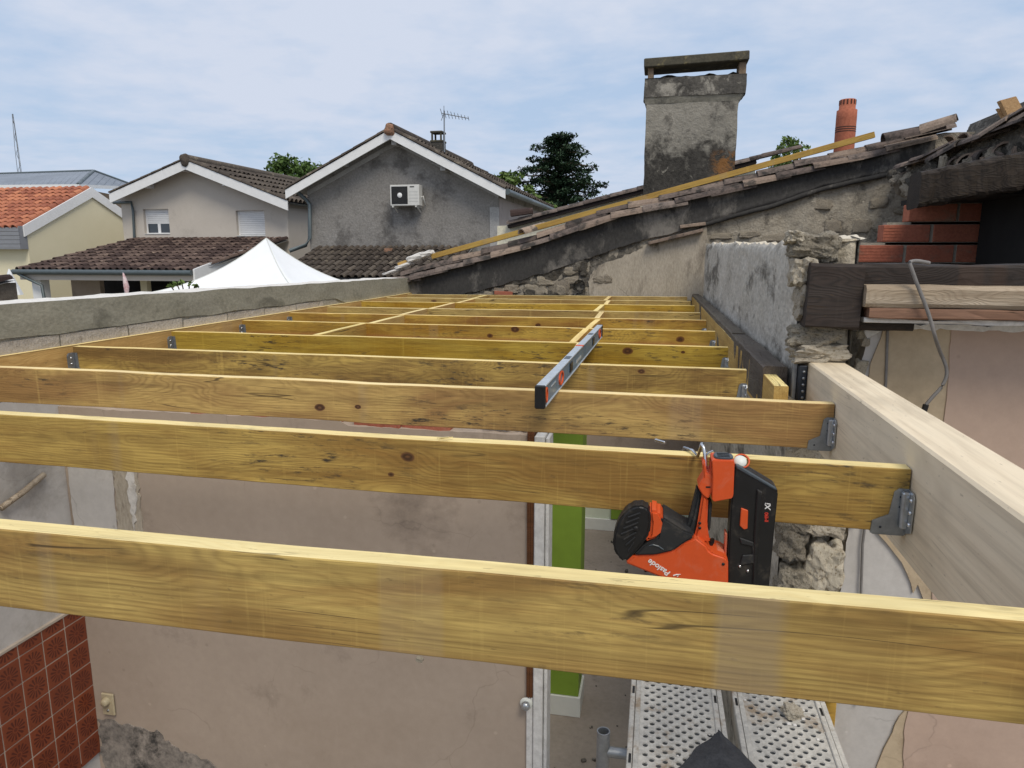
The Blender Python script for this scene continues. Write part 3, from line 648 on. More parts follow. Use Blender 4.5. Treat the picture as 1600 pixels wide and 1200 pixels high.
# torn roof, loose tiles and scraps on the right end of the verge
tr = thing('torn_roof', 'torn open roof edge with broken canal tiles above the charred beam', 'roof', (2.2, 5.6, GZ))
edge = [((1415, 262), (1405, 288), 6.3), ((1450, 252), (1440, 290), 6.0), ((1500, 232), (1480, 272), 5.7), ((1545, 216), (1530, 262), 5.45), ((1580, 200), (1570, 250), 5.25), ((1640, 172), (1640, 240), 4.95), ((1760, 125), (1760, 215), 4.4), ((1950, 40), (1950, 160), 3.7), ((2200, -90), (2200, 60), 3.1)]
ET = [aty(*p, y) for p, q, y in edge]; EB = [aty(*q, y) for p, q, y in edge]
def lerp_list(L, u):
    f = u*(len(L)-1); i = min(int(f), len(L)-2); return L[i].lerp(L[i+1], f-i)
b = MB()
def cut(u, v):
    p = lerp_list(EB, u).lerp(lerp_list(ET, u), v); w = abs(math.sin(u*26))
    p = p+Vector((0, .07*fbm(u*14, v*3, 2)-.05*math.sin(v*3.1), (.05*w*(1-v)) + .03*fbm(u*22, v*5, 1)))
    return p
b.grid(cut, 110, 12, 0, False)
b.grid(lambda u, v: cut(u, 1)+Vector((.25*v, v*(7.2-cut(u, 1).y), .10*v+.012*math.sin(u*120)*(1-v))), 110, 3, 0, False)
b.grid(lambda u, v: cut(u, 0)+Vector((.2*v, v*(7.2-cut(u, 0).y), .12*v)), 110, 2, 0, False)
b.build('torn_edge', 'rubble_dark', tr)
bt_t = canal(.34, .07, .06, 7, mat='verge'); bt_p = canal(.34, .07, .06, 7, mat='verge_pale')
for i in range(15):
    u = (i+.5)/15*.62; p = lerp_list(ET, u); q = lerp_list(EB, u)
    d = (lerp_list(ET, u+.05)-p).normalized()
    link('roof_tile', bt_p if i % 4 == 1 else bt_t, tr, p+Vector((-.05, .02, -.02+rnd.uniform(-.02, .01)))-tr.location, (rnd.uniform(-.3, .3), -math.asin(d.z)+rnd.uniform(-.1, .1), math.atan2(d.y, d.x)+rnd.uniform(-.15, .15)), (1, 1, .7))
    link('roof_tile', bt_p if i % 3 else bt_t, tr, p.lerp(q, .62)+Vector((0, -.05, -.03))-tr.location, (R(rnd.choice((0, 180)))+rnd.uniform(-.3, .3), rnd.uniform(-.3, .1), R(75)+rnd.uniform(-.35, .35)), (.8, 1.15, 1.1))
for i in range(60):
    u = rnd.random()*.62; p = lerp_list(EB, u)
    link('rubble', (smd+sm)[i % 12], tr, p+Vector((rnd.uniform(-.05, .05), rnd.uniform(-.03, .12), rnd.uniform(-.07, .08)))-tr.location, (rnd.random()*3,)*3, (.03+.05*rnd.random(), .04, .02+.03*rnd.random()))
# lid of the roof over the dark loft
for (px, py, rot, L, mat, label) in (
    ((1380, 222), None, (.1, -.19, 0), .46, 'verge', 'pale flat lying canal tile at the top end of the verge'),
    ((1440, 208), None, (.25, -.26, -.5), .26, 'verge_pale', 'loose canal tile tipped up open end out on top of the verge'),
    ((1478, 224), None, (1.1, .35, .8), .2, 'verge_pale', 'broken grey tile half hanging over the torn roof edge'),
    ((1502, 221), None, (.6, .2, .4), .16, 'verge', 'small dark broken tile beside the blue grey metal strip')):
    o = link('roof_tile', canal(L, .072, .062, 8, mat=mat), None, aty(*px, 6.7), rot); tag(o, label, 'roof tile', 'loose tiles at the torn roof')
b = MB().bar(aty(1524, 207, 7.0), aty(1569, 181, 7.0), .2, .03, 0, .003); b.bar(aty(1566, 181, 7.0), aty(1590, 192, 6.9), .2, .03); tag(b.build('metal_flashing', 'slate_strip'), 'bent blue grey metal flashing on the torn roof', 'flashing')
b = MB().prism([aty(px, py, 5.6) for px, py in ((1562, 157), (1588, 150), (1603, 178), (1576, 184))], (0, .05, .0), .003); tag(b.build('board_offcut', 'osb'), 'squarish brown board offcut standing up on the torn roof', 'offcut')
b = MB().prism([aty(px, py, 5.65) for px, py in ((1559, 169), (1567, 170), (1579, 186), (1568, 184))], (0, .04, .0), .002); tag(b.build('board_offcut', 'osb'), 'thin brown splinter of board behind the squarish offcut', 'offcut')
# charred purlin
cb_ = MB(); A_, B_ = aty(1441, 266, 4.7), aty(1760, 205, 4.55)
N_ = 60
def charf(u, v):
    c = A_.lerp(B_, u); h = .215+.02*fbm(u*9, 1, 1); ang = v*2*math.pi
    q = Vector((0, -math.copysign(abs(math.cos(ang))**.35, math.cos(ang))*.11, math.copysign(abs(math.sin(ang))**.35, math.sin(ang))*h/2))
    return c+Vector((0, .11, -h/2))+q*(1+.12*fbm(u*14, math.cos(ang), math.sin(ang)))
cb_.grid(charf, N_, 16, 0, False, True); cb_.add([charf(0, k/16) for k in range(16)], [tuple(range(16))]); tag(cb_.build('charred_beam', 'char', None, A_), 'thick blackened beam under the torn roof edge', 'beam')
# loft: floor, side wall keep the corner dark
lf = thing('loft', 'dark loft space behind the red hollow bricks', 'loft', (2.5, 5, GZ))
MB().box(.62, 4.4, 2.62, YG-.05, -.22, -.14).build('loft_floor', 'old', lf)
MB().box(4.3, 4.42, 2.5, YG, -.2, 1.3).build('side_wall', 'rubble_dark', lf)
MB().box(2.12, 2.2, 2.66, 5.45, -.14, .60).build('partition', 'dark', lf); MB().box(1.72, 4.25, 4.76, 5.80, .335, .37).build('shade_slab', 'dark', lf)  # both near-black pieces are added to keep light off the bricks
# hollow brick stack
br = thing('brick_wall', 'stepped wall of red hollow bricks with thick mortar in the dark opening', 'wall', (1.7, 5.6, -.2))
BY = 5.55; BW, BH = .30, .118
hb = MB()
hb.box(-BW/2, BW/2, -.07, .07, -BH/2, BH/2, .003)
for k in range(5): hb.box(-BW/2+.001, BW/2-.001, -.0722, -.069, -.049+k*.0212, -.038+k*.0212)
hbm = hb.mesh('brick', 'brick')
rows = [(-.068, 1.385), (.072, 1.545), (.212, 1.70)]
for (z0, x0) in [(-.21, 1.22)]+rows:
    MB().box(x0+.02, 4.25, BY-.012, BY+.09, z0-.02, z0+BH+.018).build('mortar', 'mortar', br)
    x = x0
    while x < 3.6:
        link('brick', hbm, br, Vector((x+BW/2, BY+.05+rnd.uniform(-.004, .004), z0+BH/2))-br.location, (0, rnd.uniform(-.01, .01), rnd.uniform(-.02, .02))); x += BW+.022

# ------------------------------------------------------------------ stub wall on the right side of the joists
st = thing('stone_wall', 'stub of old wall with streaked grey render and a broken limestone end', 'wall', (.5, 4, GZ))
def sx(y): return .447-(y-2.42)*.0098
def stop(y): return .028+.012*(y-2.42)+.03*max(0, 1-abs(y-2.5)/.5)+.022*fbm(y*5, 1, 3, 5)
b = MB()
YS0, YS1 = 2.44, 6.62
def sface(u, v):
    y = YS0+(YS1-YS0)*u; z0_ = -.62; z = z0_+(stop(y)-z0_)*v if v > 0 else FZ
    return Vector((sx(y)+.008*fbm(y*3, z*4, 1, 6)+.0025*fbm(y*15, z*15, 4, 4)+(.02*v**40), y, z))
b.grid(sface, 260, 70, 0, True)
b.grid(lambda u, v: (lambda p: Vector((p.x+v*.17, p.y, p.z-.010*math.sin(v*3.14))))(sface(u, 1)), 180, 6, 1, True)
b.grid(lambda u, v: Vector((sx(YS0+(YS1-YS0)*u)+.17, YS0+(YS1-YS0)*u, FZ+(stop(YS0+(YS1-YS0)*u)-FZ)*v)), 40, 10, 0, True)
b.grid(lambda u, v: Vector((sx(YS0)+.012+u*.15, YS0+.012+.03*fbm(u*4, v*22, 3)+.012*fbm(u*14, v*60, 3), FZ+(stop(YS0)-FZ)*v)), 8, 60, 2, True)
b.grid(lambda u, v: Vector((sx(YS1)+u*.17, YS1, FZ+(stop(YS1)-FZ)*v)), 1, 1, 0)
b.build('render', ['stub_face', 'stub_stone', 'stub_grey'], st)
ss = [rock_mesh(90+i, 'stub_stone', 9, .28, 7) for i in range(4)]; sg = [rock_mesh(110+i, 'stub_grey', 9, .28, 7) for i in range(4)]
def estone(px, py, w, h, grey=False, y=2.435, d=.06):
    p = aty(px, py, y); link('stone', (sg if grey else ss)[rnd.randrange(4)], st, p-st.location, (rnd.uniform(-.06, .06), rnd.uniform(-.08, .08), rnd.uniform(-.1, .1)), (w/2, d, h/2))
estone(1266, 384, .115, .07, True); estone(1290, 386, .06, .085, True, 2.445); estone(1240, 372, .05, .04);  estone(1256, 425, .085, .09); estone(1285, 418, .07, .08, True, 2.46)
estone(1262, 473, .075, .10); estone(1292, 470, .08, .10, True, 2.47); estone(1270, 523, .14, .075, True); estone(1276, 551, .155, .055, False, 2.425)
for (px, py, w, h, g_) in ((1240, 640, .1, .1, True), (1265, 720, .15, .12, False), (1236, 800, .10, .11, True), (1284, 812, .12, .09, False), (1235, 845, .085, .10, True), (1283, 880, .115, .16, False), (1235, 905, .09, .12, True), (1282, 985, .12, .14, False), (1236, 985, .09, .12, True), (1270, 1060, .15, .1, False)):
    estone(px, py, w, h, g_)
# brick red bit in the wall end
link('brick', bk, st, aty(1234, 838, 2.425)-st.location, (.1, 1.35, .1), (.5, .6, .9))

# ------------------------------------------------------------------ right partition, pink over beige over grey
rp = thing('plaster_wall', 'room wall with peeling layers of pink, beige and grey plaster beside the cream beam', 'wall', (2, 2.56, GZ))
YR = 2.50
b = MB()
def rx0(z): return .672+.012*fbm(z*9, 2, 3)+.006*fbm(z*30, 2, 3)
b.grid(lambda u, v: (lambda z: Vector((rx0(z)+(3.4-rx0(z))*u**2, YR+.002*fbm(u*30, z*9, 1), z)))(FZ+v*2.285), 60, 80, 0, True)
b.grid(lambda u, v: (lambda z: Vector((rx0(z)+.01*u, YR+u*.11, z)))(FZ+v*2.285), 3, 80, 1, True)
b.grid(lambda u, v: Vector((.66+u*2.7, YR+v*.11, -.215+.012*fbm(u*40, v*3, 2))), 60, 2, 1, True)
b.build('wall', ['grey_plaster', 'plaster_old'], rp)
def qx(px, py): p = aty(px, py, YR); return W3(p.x, p.z)
sheet([qx(1380, 512), qx(1374, 528), qx(1360, 568), qx(1350, 620), qx(1342, 790), qx(1372, 832), qx(1395, 862), qx(1418, 895), qx(1424, 925), qx(1434, 912), qx(1440, 932), qx(1450, 1050), qx(1398, 1130), qx(1360, 1215), qx(1345, 1300), qx(1800, 1300), qx(1800, 520), qx(1500, 512)], YR-.003, .006, 'beige', 'beige_plaster', rp, .003, .03, 11)
sheet([qx(1484, 514), qx(1478, 620), qx(1468, 700), qx(1462, 800), qx(1450, 1000), qx(1412, 1128), qx(1405, 1300), qx(1800, 1300), qx(1800, 520)], YR-.009, .004, 'pink', 'pink_plaster', rp, .002, .03, 12)
sheet([qx(1352, 497), qx(1392, 506), qx(1484, 508), qx(1600, 508), qx(1800, 512), qx(1800, 522), qx(1600, 518), qx(1530, 516), qx(1490, 514), qx(1380, 512), qx(1350, 530)], YR-.009, .012, 'white_plaster', 'broken_plaster_edge', rp, .006, .02, 13)
for i in range(26):
    z = -.25-rnd.random()*1.1; link('rubble', ss[i % 4], rp, Vector((rx0(z)+rnd.uniform(-.004, .012), YR+rnd.uniform(0, .03), z))-rp.location, (rnd.random()*3,)*3, (.010+.008*rnd.random(), .012, .012+.015*rnd.random()))
# lintel and the weathered beam on it
def obox(name, a, c, d, h, mat, label, cat, bev=.006, wob=.004, seed=1, slots=None):
    """timber from a to c (front top edge), d deep, h high, with worn edges"""
    a, c = Vector(a), Vector(c); L = (c-a).length; b = MB(); n = 40
    prof = [(0, -bev), (0, -h+bev), (bev, -h), (d-bev, -h), (d, -h+bev), (d, -bev), (d-bev, 0), (bev, 0)]
    rings = []
    for i in range(n+1):
        x = L*i/n
        rings.append([Vector((x, y+wob*fbm(x*7, j*3.1, seed), z+wob*fbm(x*7, j*3.1+9, seed))) for j, (y, z) in enumerate(prof)])
    vs = [v for r_ in rings for v in r_]; m = len(prof)
    b.add(vs, [(i*m+j, i*m+(j+1) % m, (i+1)*m+(j+1) % m, (i+1)*m+j) for i in range(n) for j in range(m)], 0, False)
    b.add(rings[0], [tuple(range(m))[::-1]]); b.add(rings[-1], [tuple(range(m))])
    o = b.build(name, mat); o.location = a; v = c-a; o.rotation_euler = (0, -math.atan2(v.z, math.hypot(v.x, v.y)), math.atan2(v.y, v.x))
    return tag(o, label, cat)
lt = aty(1268, 411, 2.33)
obox('lintel', (lt.x, 2.33, -.032), (lt.x+.155, 2.33, -.036), .20, .197, 'dark_timber', 'dark burnt end of an old lintel sticking out by the limestone stub', 'beam', .008, .004, 2)
obox('lintel', (lt.x+.157, 2.375, -.036), (3.2, 2.375, -.044), .15, .10, 'dark_timber', 'long dark old lintel lying above the weathered beam', 'beam', .008, .006, 3)
obox('old_beam', (.612, 2.30, -.096), (3.2, 2.30, -.104), .17, .066, 'old_pale', 'pale cracked weathered beam over the pink wall', 'beam', .012, .003, 4)
obox('old_beam', (.626, 2.305, -.163), (3.2, 2.305, -.172), .16, .032, 'old_brown', 'reddish brown board under the pale weathered beam', 'beam', .004, .004, 5)
obox('old_beam', (.62, 2.33, -.197), (3.2, 2.33, -.204), .14, .013, 'white_plaster', 'thin pale plastered lath above the pink wall', 'lath', .003, .006, 6)
obox('old_beam', (.60, 2.39, -.14), (.78, 2.39, -.14), .1, .10, 'dark_timber', 'dark block wedged between the limestone stub and the plaster wall', 'block', .006, .004, 7)
# cables
cp = [(1420, 409), (1424, 418), (1433, 444), (1446, 476), (1455, 502), (1462, 530), (1470, 553), (1479, 572), (1480, 588), (1471, 606), (1457, 620), (1447, 632)]
path = [aty(1452, 411, 2.32), aty(1432, 407, 2.30)]+[aty(px, py, 2.285 if i < 6 else 2.40) for i, (px, py) in enumerate(cp)]
sp = []
for i in range(len(path)-1):
    for k in range(4): sp.append(path[i].lerp(path[i+1], k/4))
sp.append(path[-1])
for _ in range(3): sp = [sp[0]]+[(sp[i-1]+sp[i]*2+sp[i+1])/4 for i in range(1, len(sp)-1)]+[sp[-1]]
cbt = thing('cable', 'grey cable dangling in a curve from the dark lintel over the beige plaster', 'cable', path[0])
MB().tube(sp, .0055, 7).build('sheath', 'cable', cbt); e = path[-1]; MB().tube([e, e+Vector((-.006, 0, -.035))], .009, 7).build('taped_end', 'black', cbt)
b = MB().tube([aty(1387, 508, YR-.012), aty(1386, 540, YR-.012), aty(1384, 600, YR-.012), aty(1362, 740, YR-.012), aty(1348, 850, YR-.012), aty(1345, 940, YR-.012), aty(1340, 1100, YR-.012)], .0045, 7)
tag(b.build('cable', 'cable', None), 'straight grey cable clipped down the peeling plaster wall', 'cable')

# ================================================================== THE NEW ROOF FRAME
TH, DP = .037, .125
def timber(name, L, mats, t=TH, d=DP, seg=44, seed=0, bow=.0022, ch=.0018):
    b = MB(); prof = [(-t+ch, 0), (-ch, 0), (0, -ch), (0, -d+ch), (-ch, -d), (-t+ch, -d), (-t, -d+ch), (-t, -ch)]
    rings = []
    for i in range(seg+1):
        x = L*i/seg; w = bow*fbm(x*2.3, seed*3.7, .5, 4); w2 = bow*fbm(x*2.3, seed*3.7, 5.5, 4)
        rings.append([Vector((x, y+w, z+w2)) for y, z in prof])
    m = 8; vs = [v for r_ in rings for v in r_]
    for j in range(m):
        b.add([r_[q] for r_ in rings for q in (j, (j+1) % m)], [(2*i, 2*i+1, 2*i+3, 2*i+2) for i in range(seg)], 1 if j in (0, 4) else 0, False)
    b.add(rings[0], [tuple(range(m))], 0); b.add(rings[-1], [tuple(range(m))[::-1]], 0)
    me = b.mesh(name, mats); bm = bmesh.new(); bm.from_mesh(me); bmesh.ops.remove_doubles(bm, verts=bm.verts[:], dist=1e-6); bmesh.ops.recalc_face_normals(bm, faces=bm.faces[:]); bm.to_mesh(me); bm.free()
    return me
ZJ = -.40
JL = ['broad close joist crossing in front of the nail gun, with a faded grey band',
      'joist that the orange nail gun hangs from',
      'joist carrying the black end of the spirit level, fixed to the cream beam',
      'dark mildewed joist crossed by the spirit level, first one on the timber ledger',
      'greenish joist with a round black knot under the middle of the spirit level',
      'two tone pinkish brown joist under the far end of the spirit level',
      'first joist beyond the far end of the spirit level', 'second joist beyond the far end of the spirit level',
      'third joist beyond the far end of the spirit level', 'last joist but one before the blackened gable wall', 'last joist, close along the blackened gable wall']
joists = [(xl(.85), .853, .478, .853), (xl(1.5), 1.497, .478, 1.437), (xl(2.1), 2.107, .478, 2.034), (xl(2.6)+.04, 2.635, .312, 2.556), (xl(3.2)+.04, 3.262, .308, 3.187),
          (xl(3.9)+.04, 3.885, .300, 3.812), (xl(4.4)+.04, 4.430, .292, 4.405), (xl(5)+.04, 4.972, .288, 4.982), (xl(5.6)+.04, 5.575, .282, 5.635), (xl(6.1)+.04, 6.11, .275, 6.165), (xl(6.6)+.04, 6.63, .268, 6.76)]
def on_joist(i, px, py):
    p = aty(px, py, joists[i][1]-TH); p = aty(px, py, joists[i][1]+(joists[i][3]-joists[i][1])*(p.x-joists[i][0])/(joists[i][2]-joists[i][0])-TH)
    return (p.x-joists[i][0], p.z-ZJ)
def kn(i, *pts): return tuple((*on_joist(i, px, py), r) for px, py, r in pts)
gb = (on_joist(0, 1112, 980)[0], on_joist(0, 1226, 1000)[0])
JM = {0: dict(grey_at=gb, brown=(.41, .228, .05)), 1: dict(brown=(.36, .20, .045), knot_at=kn(1, (638, 714, .011), (612, 742, .006))),
      2: dict(brown=(.39, .225, .06), knot_at=kn(2, (500, 637, .012), (560, 636, .007))), 3: dict(brown=(.27, .16, .045), dark=(.12, .07, .02), mild=1.4, knot_at=kn(3, (1003, 581, .009))),
      4: dict(light=(.63, .46, .115), brown=(.45, .29, .06), knot_at=kn(4, (981, 548, .017), (1068, 550, .006))), 5: dict(lower=(.36, .16, .075), knot_at=kn(5, (766, 525, .014), (805, 515, .016), (1064, 530, .017))),
      6: dict(brown=(.34, .18, .06), knot_at=kn(6, (841, 508, .012)))}
for i in range(7): M['joist%d' % i] = joist_mat(i, **JM[i])
M['joist7'] = joist_mat(7)
jo = []
GJ = 'treated roof joists laid across the room'
for i, (xa_, ya_, xb_, yb_) in enumerate(joists):
    L = math.hypot(xb_-xa_, yb_-ya_)
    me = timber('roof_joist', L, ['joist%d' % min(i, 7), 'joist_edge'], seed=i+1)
    o = link('roof_joist', me, None, (xa_, ya_, ZJ+(.0, .001, 0, .001, -.001, 0, .001, 0, 0, 0, 0)[i]), (0, 0, math.atan2(yb_-ya_, xb_-xa_)))
    tag(o, JL[i], 'joist', GJ); jo.append(o)
def jy(i, x, front=False):
    xa_, ya_, xb_, yb_ = joists[i]; return ya_+(yb_-ya_)*(x-xa_)/(xb_-xa_)-(TH if front else 0)
# ledgers
def ledger(ya_, yb_, xf, w, label):
    a, c = Vector((xf(ya_), ya_, ZJ+.001)), Vector((xf(yb_), yb_, ZJ+.001)); v = c-a
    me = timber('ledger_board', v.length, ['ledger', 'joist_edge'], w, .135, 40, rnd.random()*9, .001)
    o = link('ledger_board', me, None, a, (0, 0, math.atan2(v.y, v.x))); return tag(o, label, 'ledger')
ledger(-.4, 6.84, lambda y: xl(y)+.002, -.036, 'long ledger board bolted along the low concrete wall')
def xr(y): return .314-(y-2.3)*.0098
ledger(2.24, 6.80, lambda y: xr(y)+.044, .042, 'ledger board beside the old dark wall plate')
# noggings
GN1, GN2 = 'noggings in the row crossing to the concrete wall', 'noggings in the row behind the spirit level'
num = ['first', 'second', 'third', 'fourth', 'fifth', 'sixth', 'seventh']
def nog(i, x0, x1, label, grp, t=.036):
    ya_ = jy(i, x0)+.001; yb_ = jy(i+1, x1, True)-.001
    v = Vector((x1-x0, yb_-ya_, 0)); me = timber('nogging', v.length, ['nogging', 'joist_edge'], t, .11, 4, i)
    o = link('nogging', me, None, (x0+t/2, ya_, ZJ-.0015), (0, 0, math.atan2(v.y, v.x))); tag(o, label, 'nogging', grp)
R1 = [(4, -1.69, -1.688), (5, -1.66, -1.66), (6, -1.69, -1.685), (7, -1.66, -1.655), (8, -1.625, -1.63), (9, -1.65, -1.64)]
for k, (i, a, c) in enumerate(R1): nog(i, a, c, num[k]+' nogging, counted from the spirit level end, of the row nearer the concrete wall', GN1)
R2 = [(3, -.345, -.365), (4, -.405, -.40), (5, -.395, -.385), (6, -.40, -.405), (7, -.455, -.45), (8, -.43, -.44), (9, -.47, -.465)]
for k, (i, a, c) in enumerate(R2): nog(i, a, c, num[k]+' nogging, counted from the spirit level, of the row starting under it', GN2, .034)
# cream beam
b = MB(); b.box(.480, .592, -.6, 2.40, -.60, -.343, .005)
cbm = b.build('roof_beam', 'cream'); 
# lay the grain of the beam along its length: mesh built along x, turned into place
bpy.data.objects.remove(cbm)
me = MB().box(0, 3.0, -.112, 0, -.235, 0, .005).mesh('roof_beam', 'cream')
o = link('roof_beam', me, None, (.480, -.6, -.343), (0, 0, R(90))); tag(o, 'thick pale planed cream beam that the close joists end against', 'beam')
# dark beam shoe at its far end
bs = thing('beam_shoe', 'dark steel shoe holding the end of the cream beam against the stone', 'bracket', (.46, 2.40, -.5))
b = MB().box(.452, .4785, 2.375, 2.412, -.50, -.355, .003); b.build('plate', 'steel_dark', bs)
for k in range(6): MB().lathe([(0, .004), (.004, .003), (.005, 0)], (.468, 2.375, -.375-k*.021), 8, mat=Matrix.Rotation(R(90), 4, 'X')).build('nail', 'galv_dark', bs)
MB().box(.437, .4515, 2.395, 2.412, -.50, -.352, .002).build('flange', 'galv_dark', bs)
# old wall plate
obox('wall_plate', (.432, 2.455, -.372), (.422, 3.45, -.376), .076, .15, 'old', 'near length of grey old wall plate with a cleaner sawn end', 'beam', .004, .003, 8)
obox('wall_plate', (.412, 3.46, -.370), (.380, 6.78, -.376), .064, .15, 'old', 'far dark length of old wall plate along the streaked stub', 'beam', .006, .004, 9)

# hangers
def hanger_right(i, big):
    xe = joists[i][2]; s = 1 if big else .92
    t = thing('joist_hanger', '', 'joist hanger', (xe, jy(i, xe, True), ZJ-DP), 'galvanised joist hangers')
    loc = t.location
    V = lambda u, v, y=0: loc+Vector((-u*s, y, v*s))
    b = MB()
    b.prism([V(0, -.003, -.003), V(.062, -.003, -.003), V(.060, .022, -.003), V(.032, .036, -.003), V(.026, .082, -.003), V(.018, .088, -.003), V(0, .088, -.003)], (0, .0022, 0), 0)
    b.build('side_plate', 'galv_dark', t)
    b = MB(); b.box(loc.x-.015, loc.x-.0005, loc.y-.016, loc.y-.0032, loc.z+.012, loc.z+.084*s, .003)
    b.prism([loc+Vector((-.0028, -.004, .0)), loc+Vector((-.0028, -.034, .012)), loc+Vector((-.0028, -.036, .078*s)), loc+Vector((-.0028, -.028, .088*s)), loc+Vector((-.0028, -.004, .088*s))], (.0022, 0, 0), 0)
    b.build('flange', 'galv', t)
    b = MB().box(loc.x-.058*s, loc.x-.002, loc.y-.002, loc.y+TH, loc.z-.0055, loc.z-.0032); b.build('seat', 'galv_dark', t)
    b = MB()
    for k in (.025, .048, .072):
        b.lathe([(0, .003), (.0034, .0026), (.0045, 0)], loc+Vector((-.003, -.024, k*s)), 8, mat=Matrix.Rotation(R(-90), 4, 'Y'))
    b.build('nail_heads', 'nail', t)['kind'] = 'stuff'
    b = MB()
    for (u, v) in ((.012, .02), (.045, .010), (.014, .052), (.014, .072)): b.lathe([(0, .0012), (.0022, .001), (.0026, 0)], V(u, v, -.0032), 6, mat=Matrix.Rotation(R(90), 4, 'X'))
    b.build('nail_holes', 'steel_dark', t)['kind'] = 'stuff'
    return t
words_ = {1: 'the nail gun joist', 2: 'the joist under the black end of the level', 3: 'the mildewed first ledger joist', 4: 'the black knot joist', 5: 'the two tone pinkish joist', 6: 'the first joist past the level', 7: 'the second joist past the level'}
for i in (1, 2): hanger_right(i, True)['label'] = 'large hanger holding '+words_[i]+' to the cream beam'
for i in (3, 4, 5, 6, 7): hanger_right(i, False)['label'] = 'hanger at '+words_[i]+', on the old wall plate side'
def hanger_left(i):
    xe = joists[i][0]; y = jy(i, xe, True); z = ZJ-DP
    t = thing('joist_hanger', 'dark hanger under '+words_[i]+', on the concrete wall side', 'joist hanger', (xe, y, z), 'galvanised joist hangers')
    b = MB(); b.prism([Vector((xe+.0012, y-.003, z+.002)), Vector((xe+.0012, y-.040, z+.014)), Vector((xe+.0012, y-.042, z+.090)), Vector((xe+.0012, y-.034, z+.102)), Vector((xe+.0012, y-.003, z+.102))], (.006, 0, 0), .002); b.build('flange', 'galv_dark', t)
    b = MB().prism([Vector((xe, y-.003, z)), Vector((xe+.06, y-.003, z)), Vector((xe+.05, y-.003, z+.02)), Vector((xe+.024, y-.003, z+.035)), Vector((xe+.02, y-.003, z+.10)), Vector((xe, y-.003, z+.10))], (0, .0022, 0)); b.build('side_plate', 'galv_dark', t)
    b = MB()
    for k in (.03, .055, .08): b.lathe([(0, .003), (.0034, .0026), (.0045, 0)], Vector((xe+.0075, y-.022, z+k)), 8, mat=Matrix.Rotation(R(90), 4, 'Y'))
    b.build('nail_heads', 'nail', t)['kind'] = 'stuff'
for i in (3, 4, 5, 6): hanger_left(i)

# ------------------------------------------------------------------ spirit level
lv0 = Vector((-.288, 1.775, ZJ+.001)); lv1 = Vector((-.263, 3.40, ZJ+.001)); vL = lv1-lv0; LL = vL.length
lv = thing('spirit_level', 'long dark blue spirit level with orange grips lying over the joists', 'spirit level', lv0, None, (0, 0, math.atan2(vL.y, vL.x)))
def lvp(b, name, mat): 
    return link(name, b.mesh(name, mat), lv)
HL, WL = .060, .026
b = MB().box(.012, LL-.012, -WL/2+.003, WL/2-.003, .004, HL-.004); lvp(b, 'web', 'level_body')
b = MB().box(.012, LL-.012, -WL/2, WL/2, HL-.005, HL, .001); b.box(.012, LL-.012, -WL/2, WL/2, 0, .005, .001); lvp(b, 'edge_rail', 'level_top')
for x0 in (0, LL-.014): lvp(MB().box(x0, x0+.014, -WL/2-.001, WL/2+.001, -.0005, HL+.001, .003), 'end_cap', 'black')
def oval(x, z, w, h, y, th, mat, name, hole=.68):
    b = MB(); n = 24; A = [(x+w*math.cos(2*math.pi*k/n), z+h*math.sin(2*math.pi*k/n)) for k in range(n)]; Bq = [(x+w*hole*math.cos(2*math.pi*k/n), z+h*.8*math.sin(2*math.pi*k/n)) for k in range(n)]
    vs = [Vector((p[0], y, p[1])) for p in A]+[Vector((p[0], y, p[1])) for p in Bq]+[Vector((p[0], y-th, p[1])) for p in A]+[Vector((p[0], y-th, p[1])) for p in Bq]
    fs = []
    for k in range(n):
        j = (k+1) % n; fs += [(2*n+k, 2*n+j, 3*n+j, 3*n+k), (k, j, 2*n+j, 2*n+k), (n+j, n+k, 3*n+k, 3*n+j)]
    b.add(vs, fs); lvp(b, name, mat)
for x in (.035, .30, 1.50): oval(x, .031, .016 if x < .1 else .042, .021, -WL/2+.003, .004, 'orange', 'orange_ring')
for x in (.52, 1.22): lvp(MB().box(x-.03, x+.03, -WL/2-.0005, -WL/2+.0035, .014, .046, .002), 'vial_window', 'black'); lvp(MB().box(x-.03, x+.03, -.009, .009, HL-.002, HL+.0008), 'vial_window', 'cap_dark')
lvp(MB().box(.82, .85, -WL/2-.0006, WL/2+.0006, HL-.004, HL+.0009), 'orange_mark', 'orange')
lvp(MB().box(.66, .80, -WL/2+.0018, -WL/2+.0031, .020, .030), 'label_strip', 'level_top'); lvp(MB().box(.12, .20, -WL/2+.0018, -WL/2+.0031, .036, .040), 'label_strip', 'level_top')

# ------------------------------------------------------------------ nail gun hanging from the second joist
YN = 1.335
gz = lambda x, y, d=-.03: (lambda p: Vector((p.x, YN, p.z)))(aty(940+x/5, 680+y/5, YN+d))
ng = thing('nail_gun', 'orange and black cordless nail gun hanging by its hook from a joist', 'nail gun', gz(860, 1100))
def gpart(name, pts, y0, y1, mat, bev=.005, seg=2, par=ng):
    P_ = [aty(940+p[0]/5, 680+p[1]/5, YN+y0) for p in pts]
    return MB().prism(P_, (0, y1-y0, 0), bev, 0, seg).build(name, mat, par)
mag = gpart('magazine', [(1040, 238), (1062, 228), (1366, 408), (1380, 450), (1345, 800), (1304, 1240), (985, 1240), (985, 1000), (1008, 560)], -.019, .021, 'black', .006)
gpart('magazine_rib', [(1215, 420), (1262, 450), (1225, 800), (1205, 1180), (1180, 1180), (1190, 800)], -.0235, -.018, 'black', .002, 1, mag)
gpart('magazine_cover', [(1045, 236), (1062, 230), (1366, 412), (1372, 436), (1340, 425), (1050, 262)], -.021, .0225, 'cap_dark', .002, 1, mag)
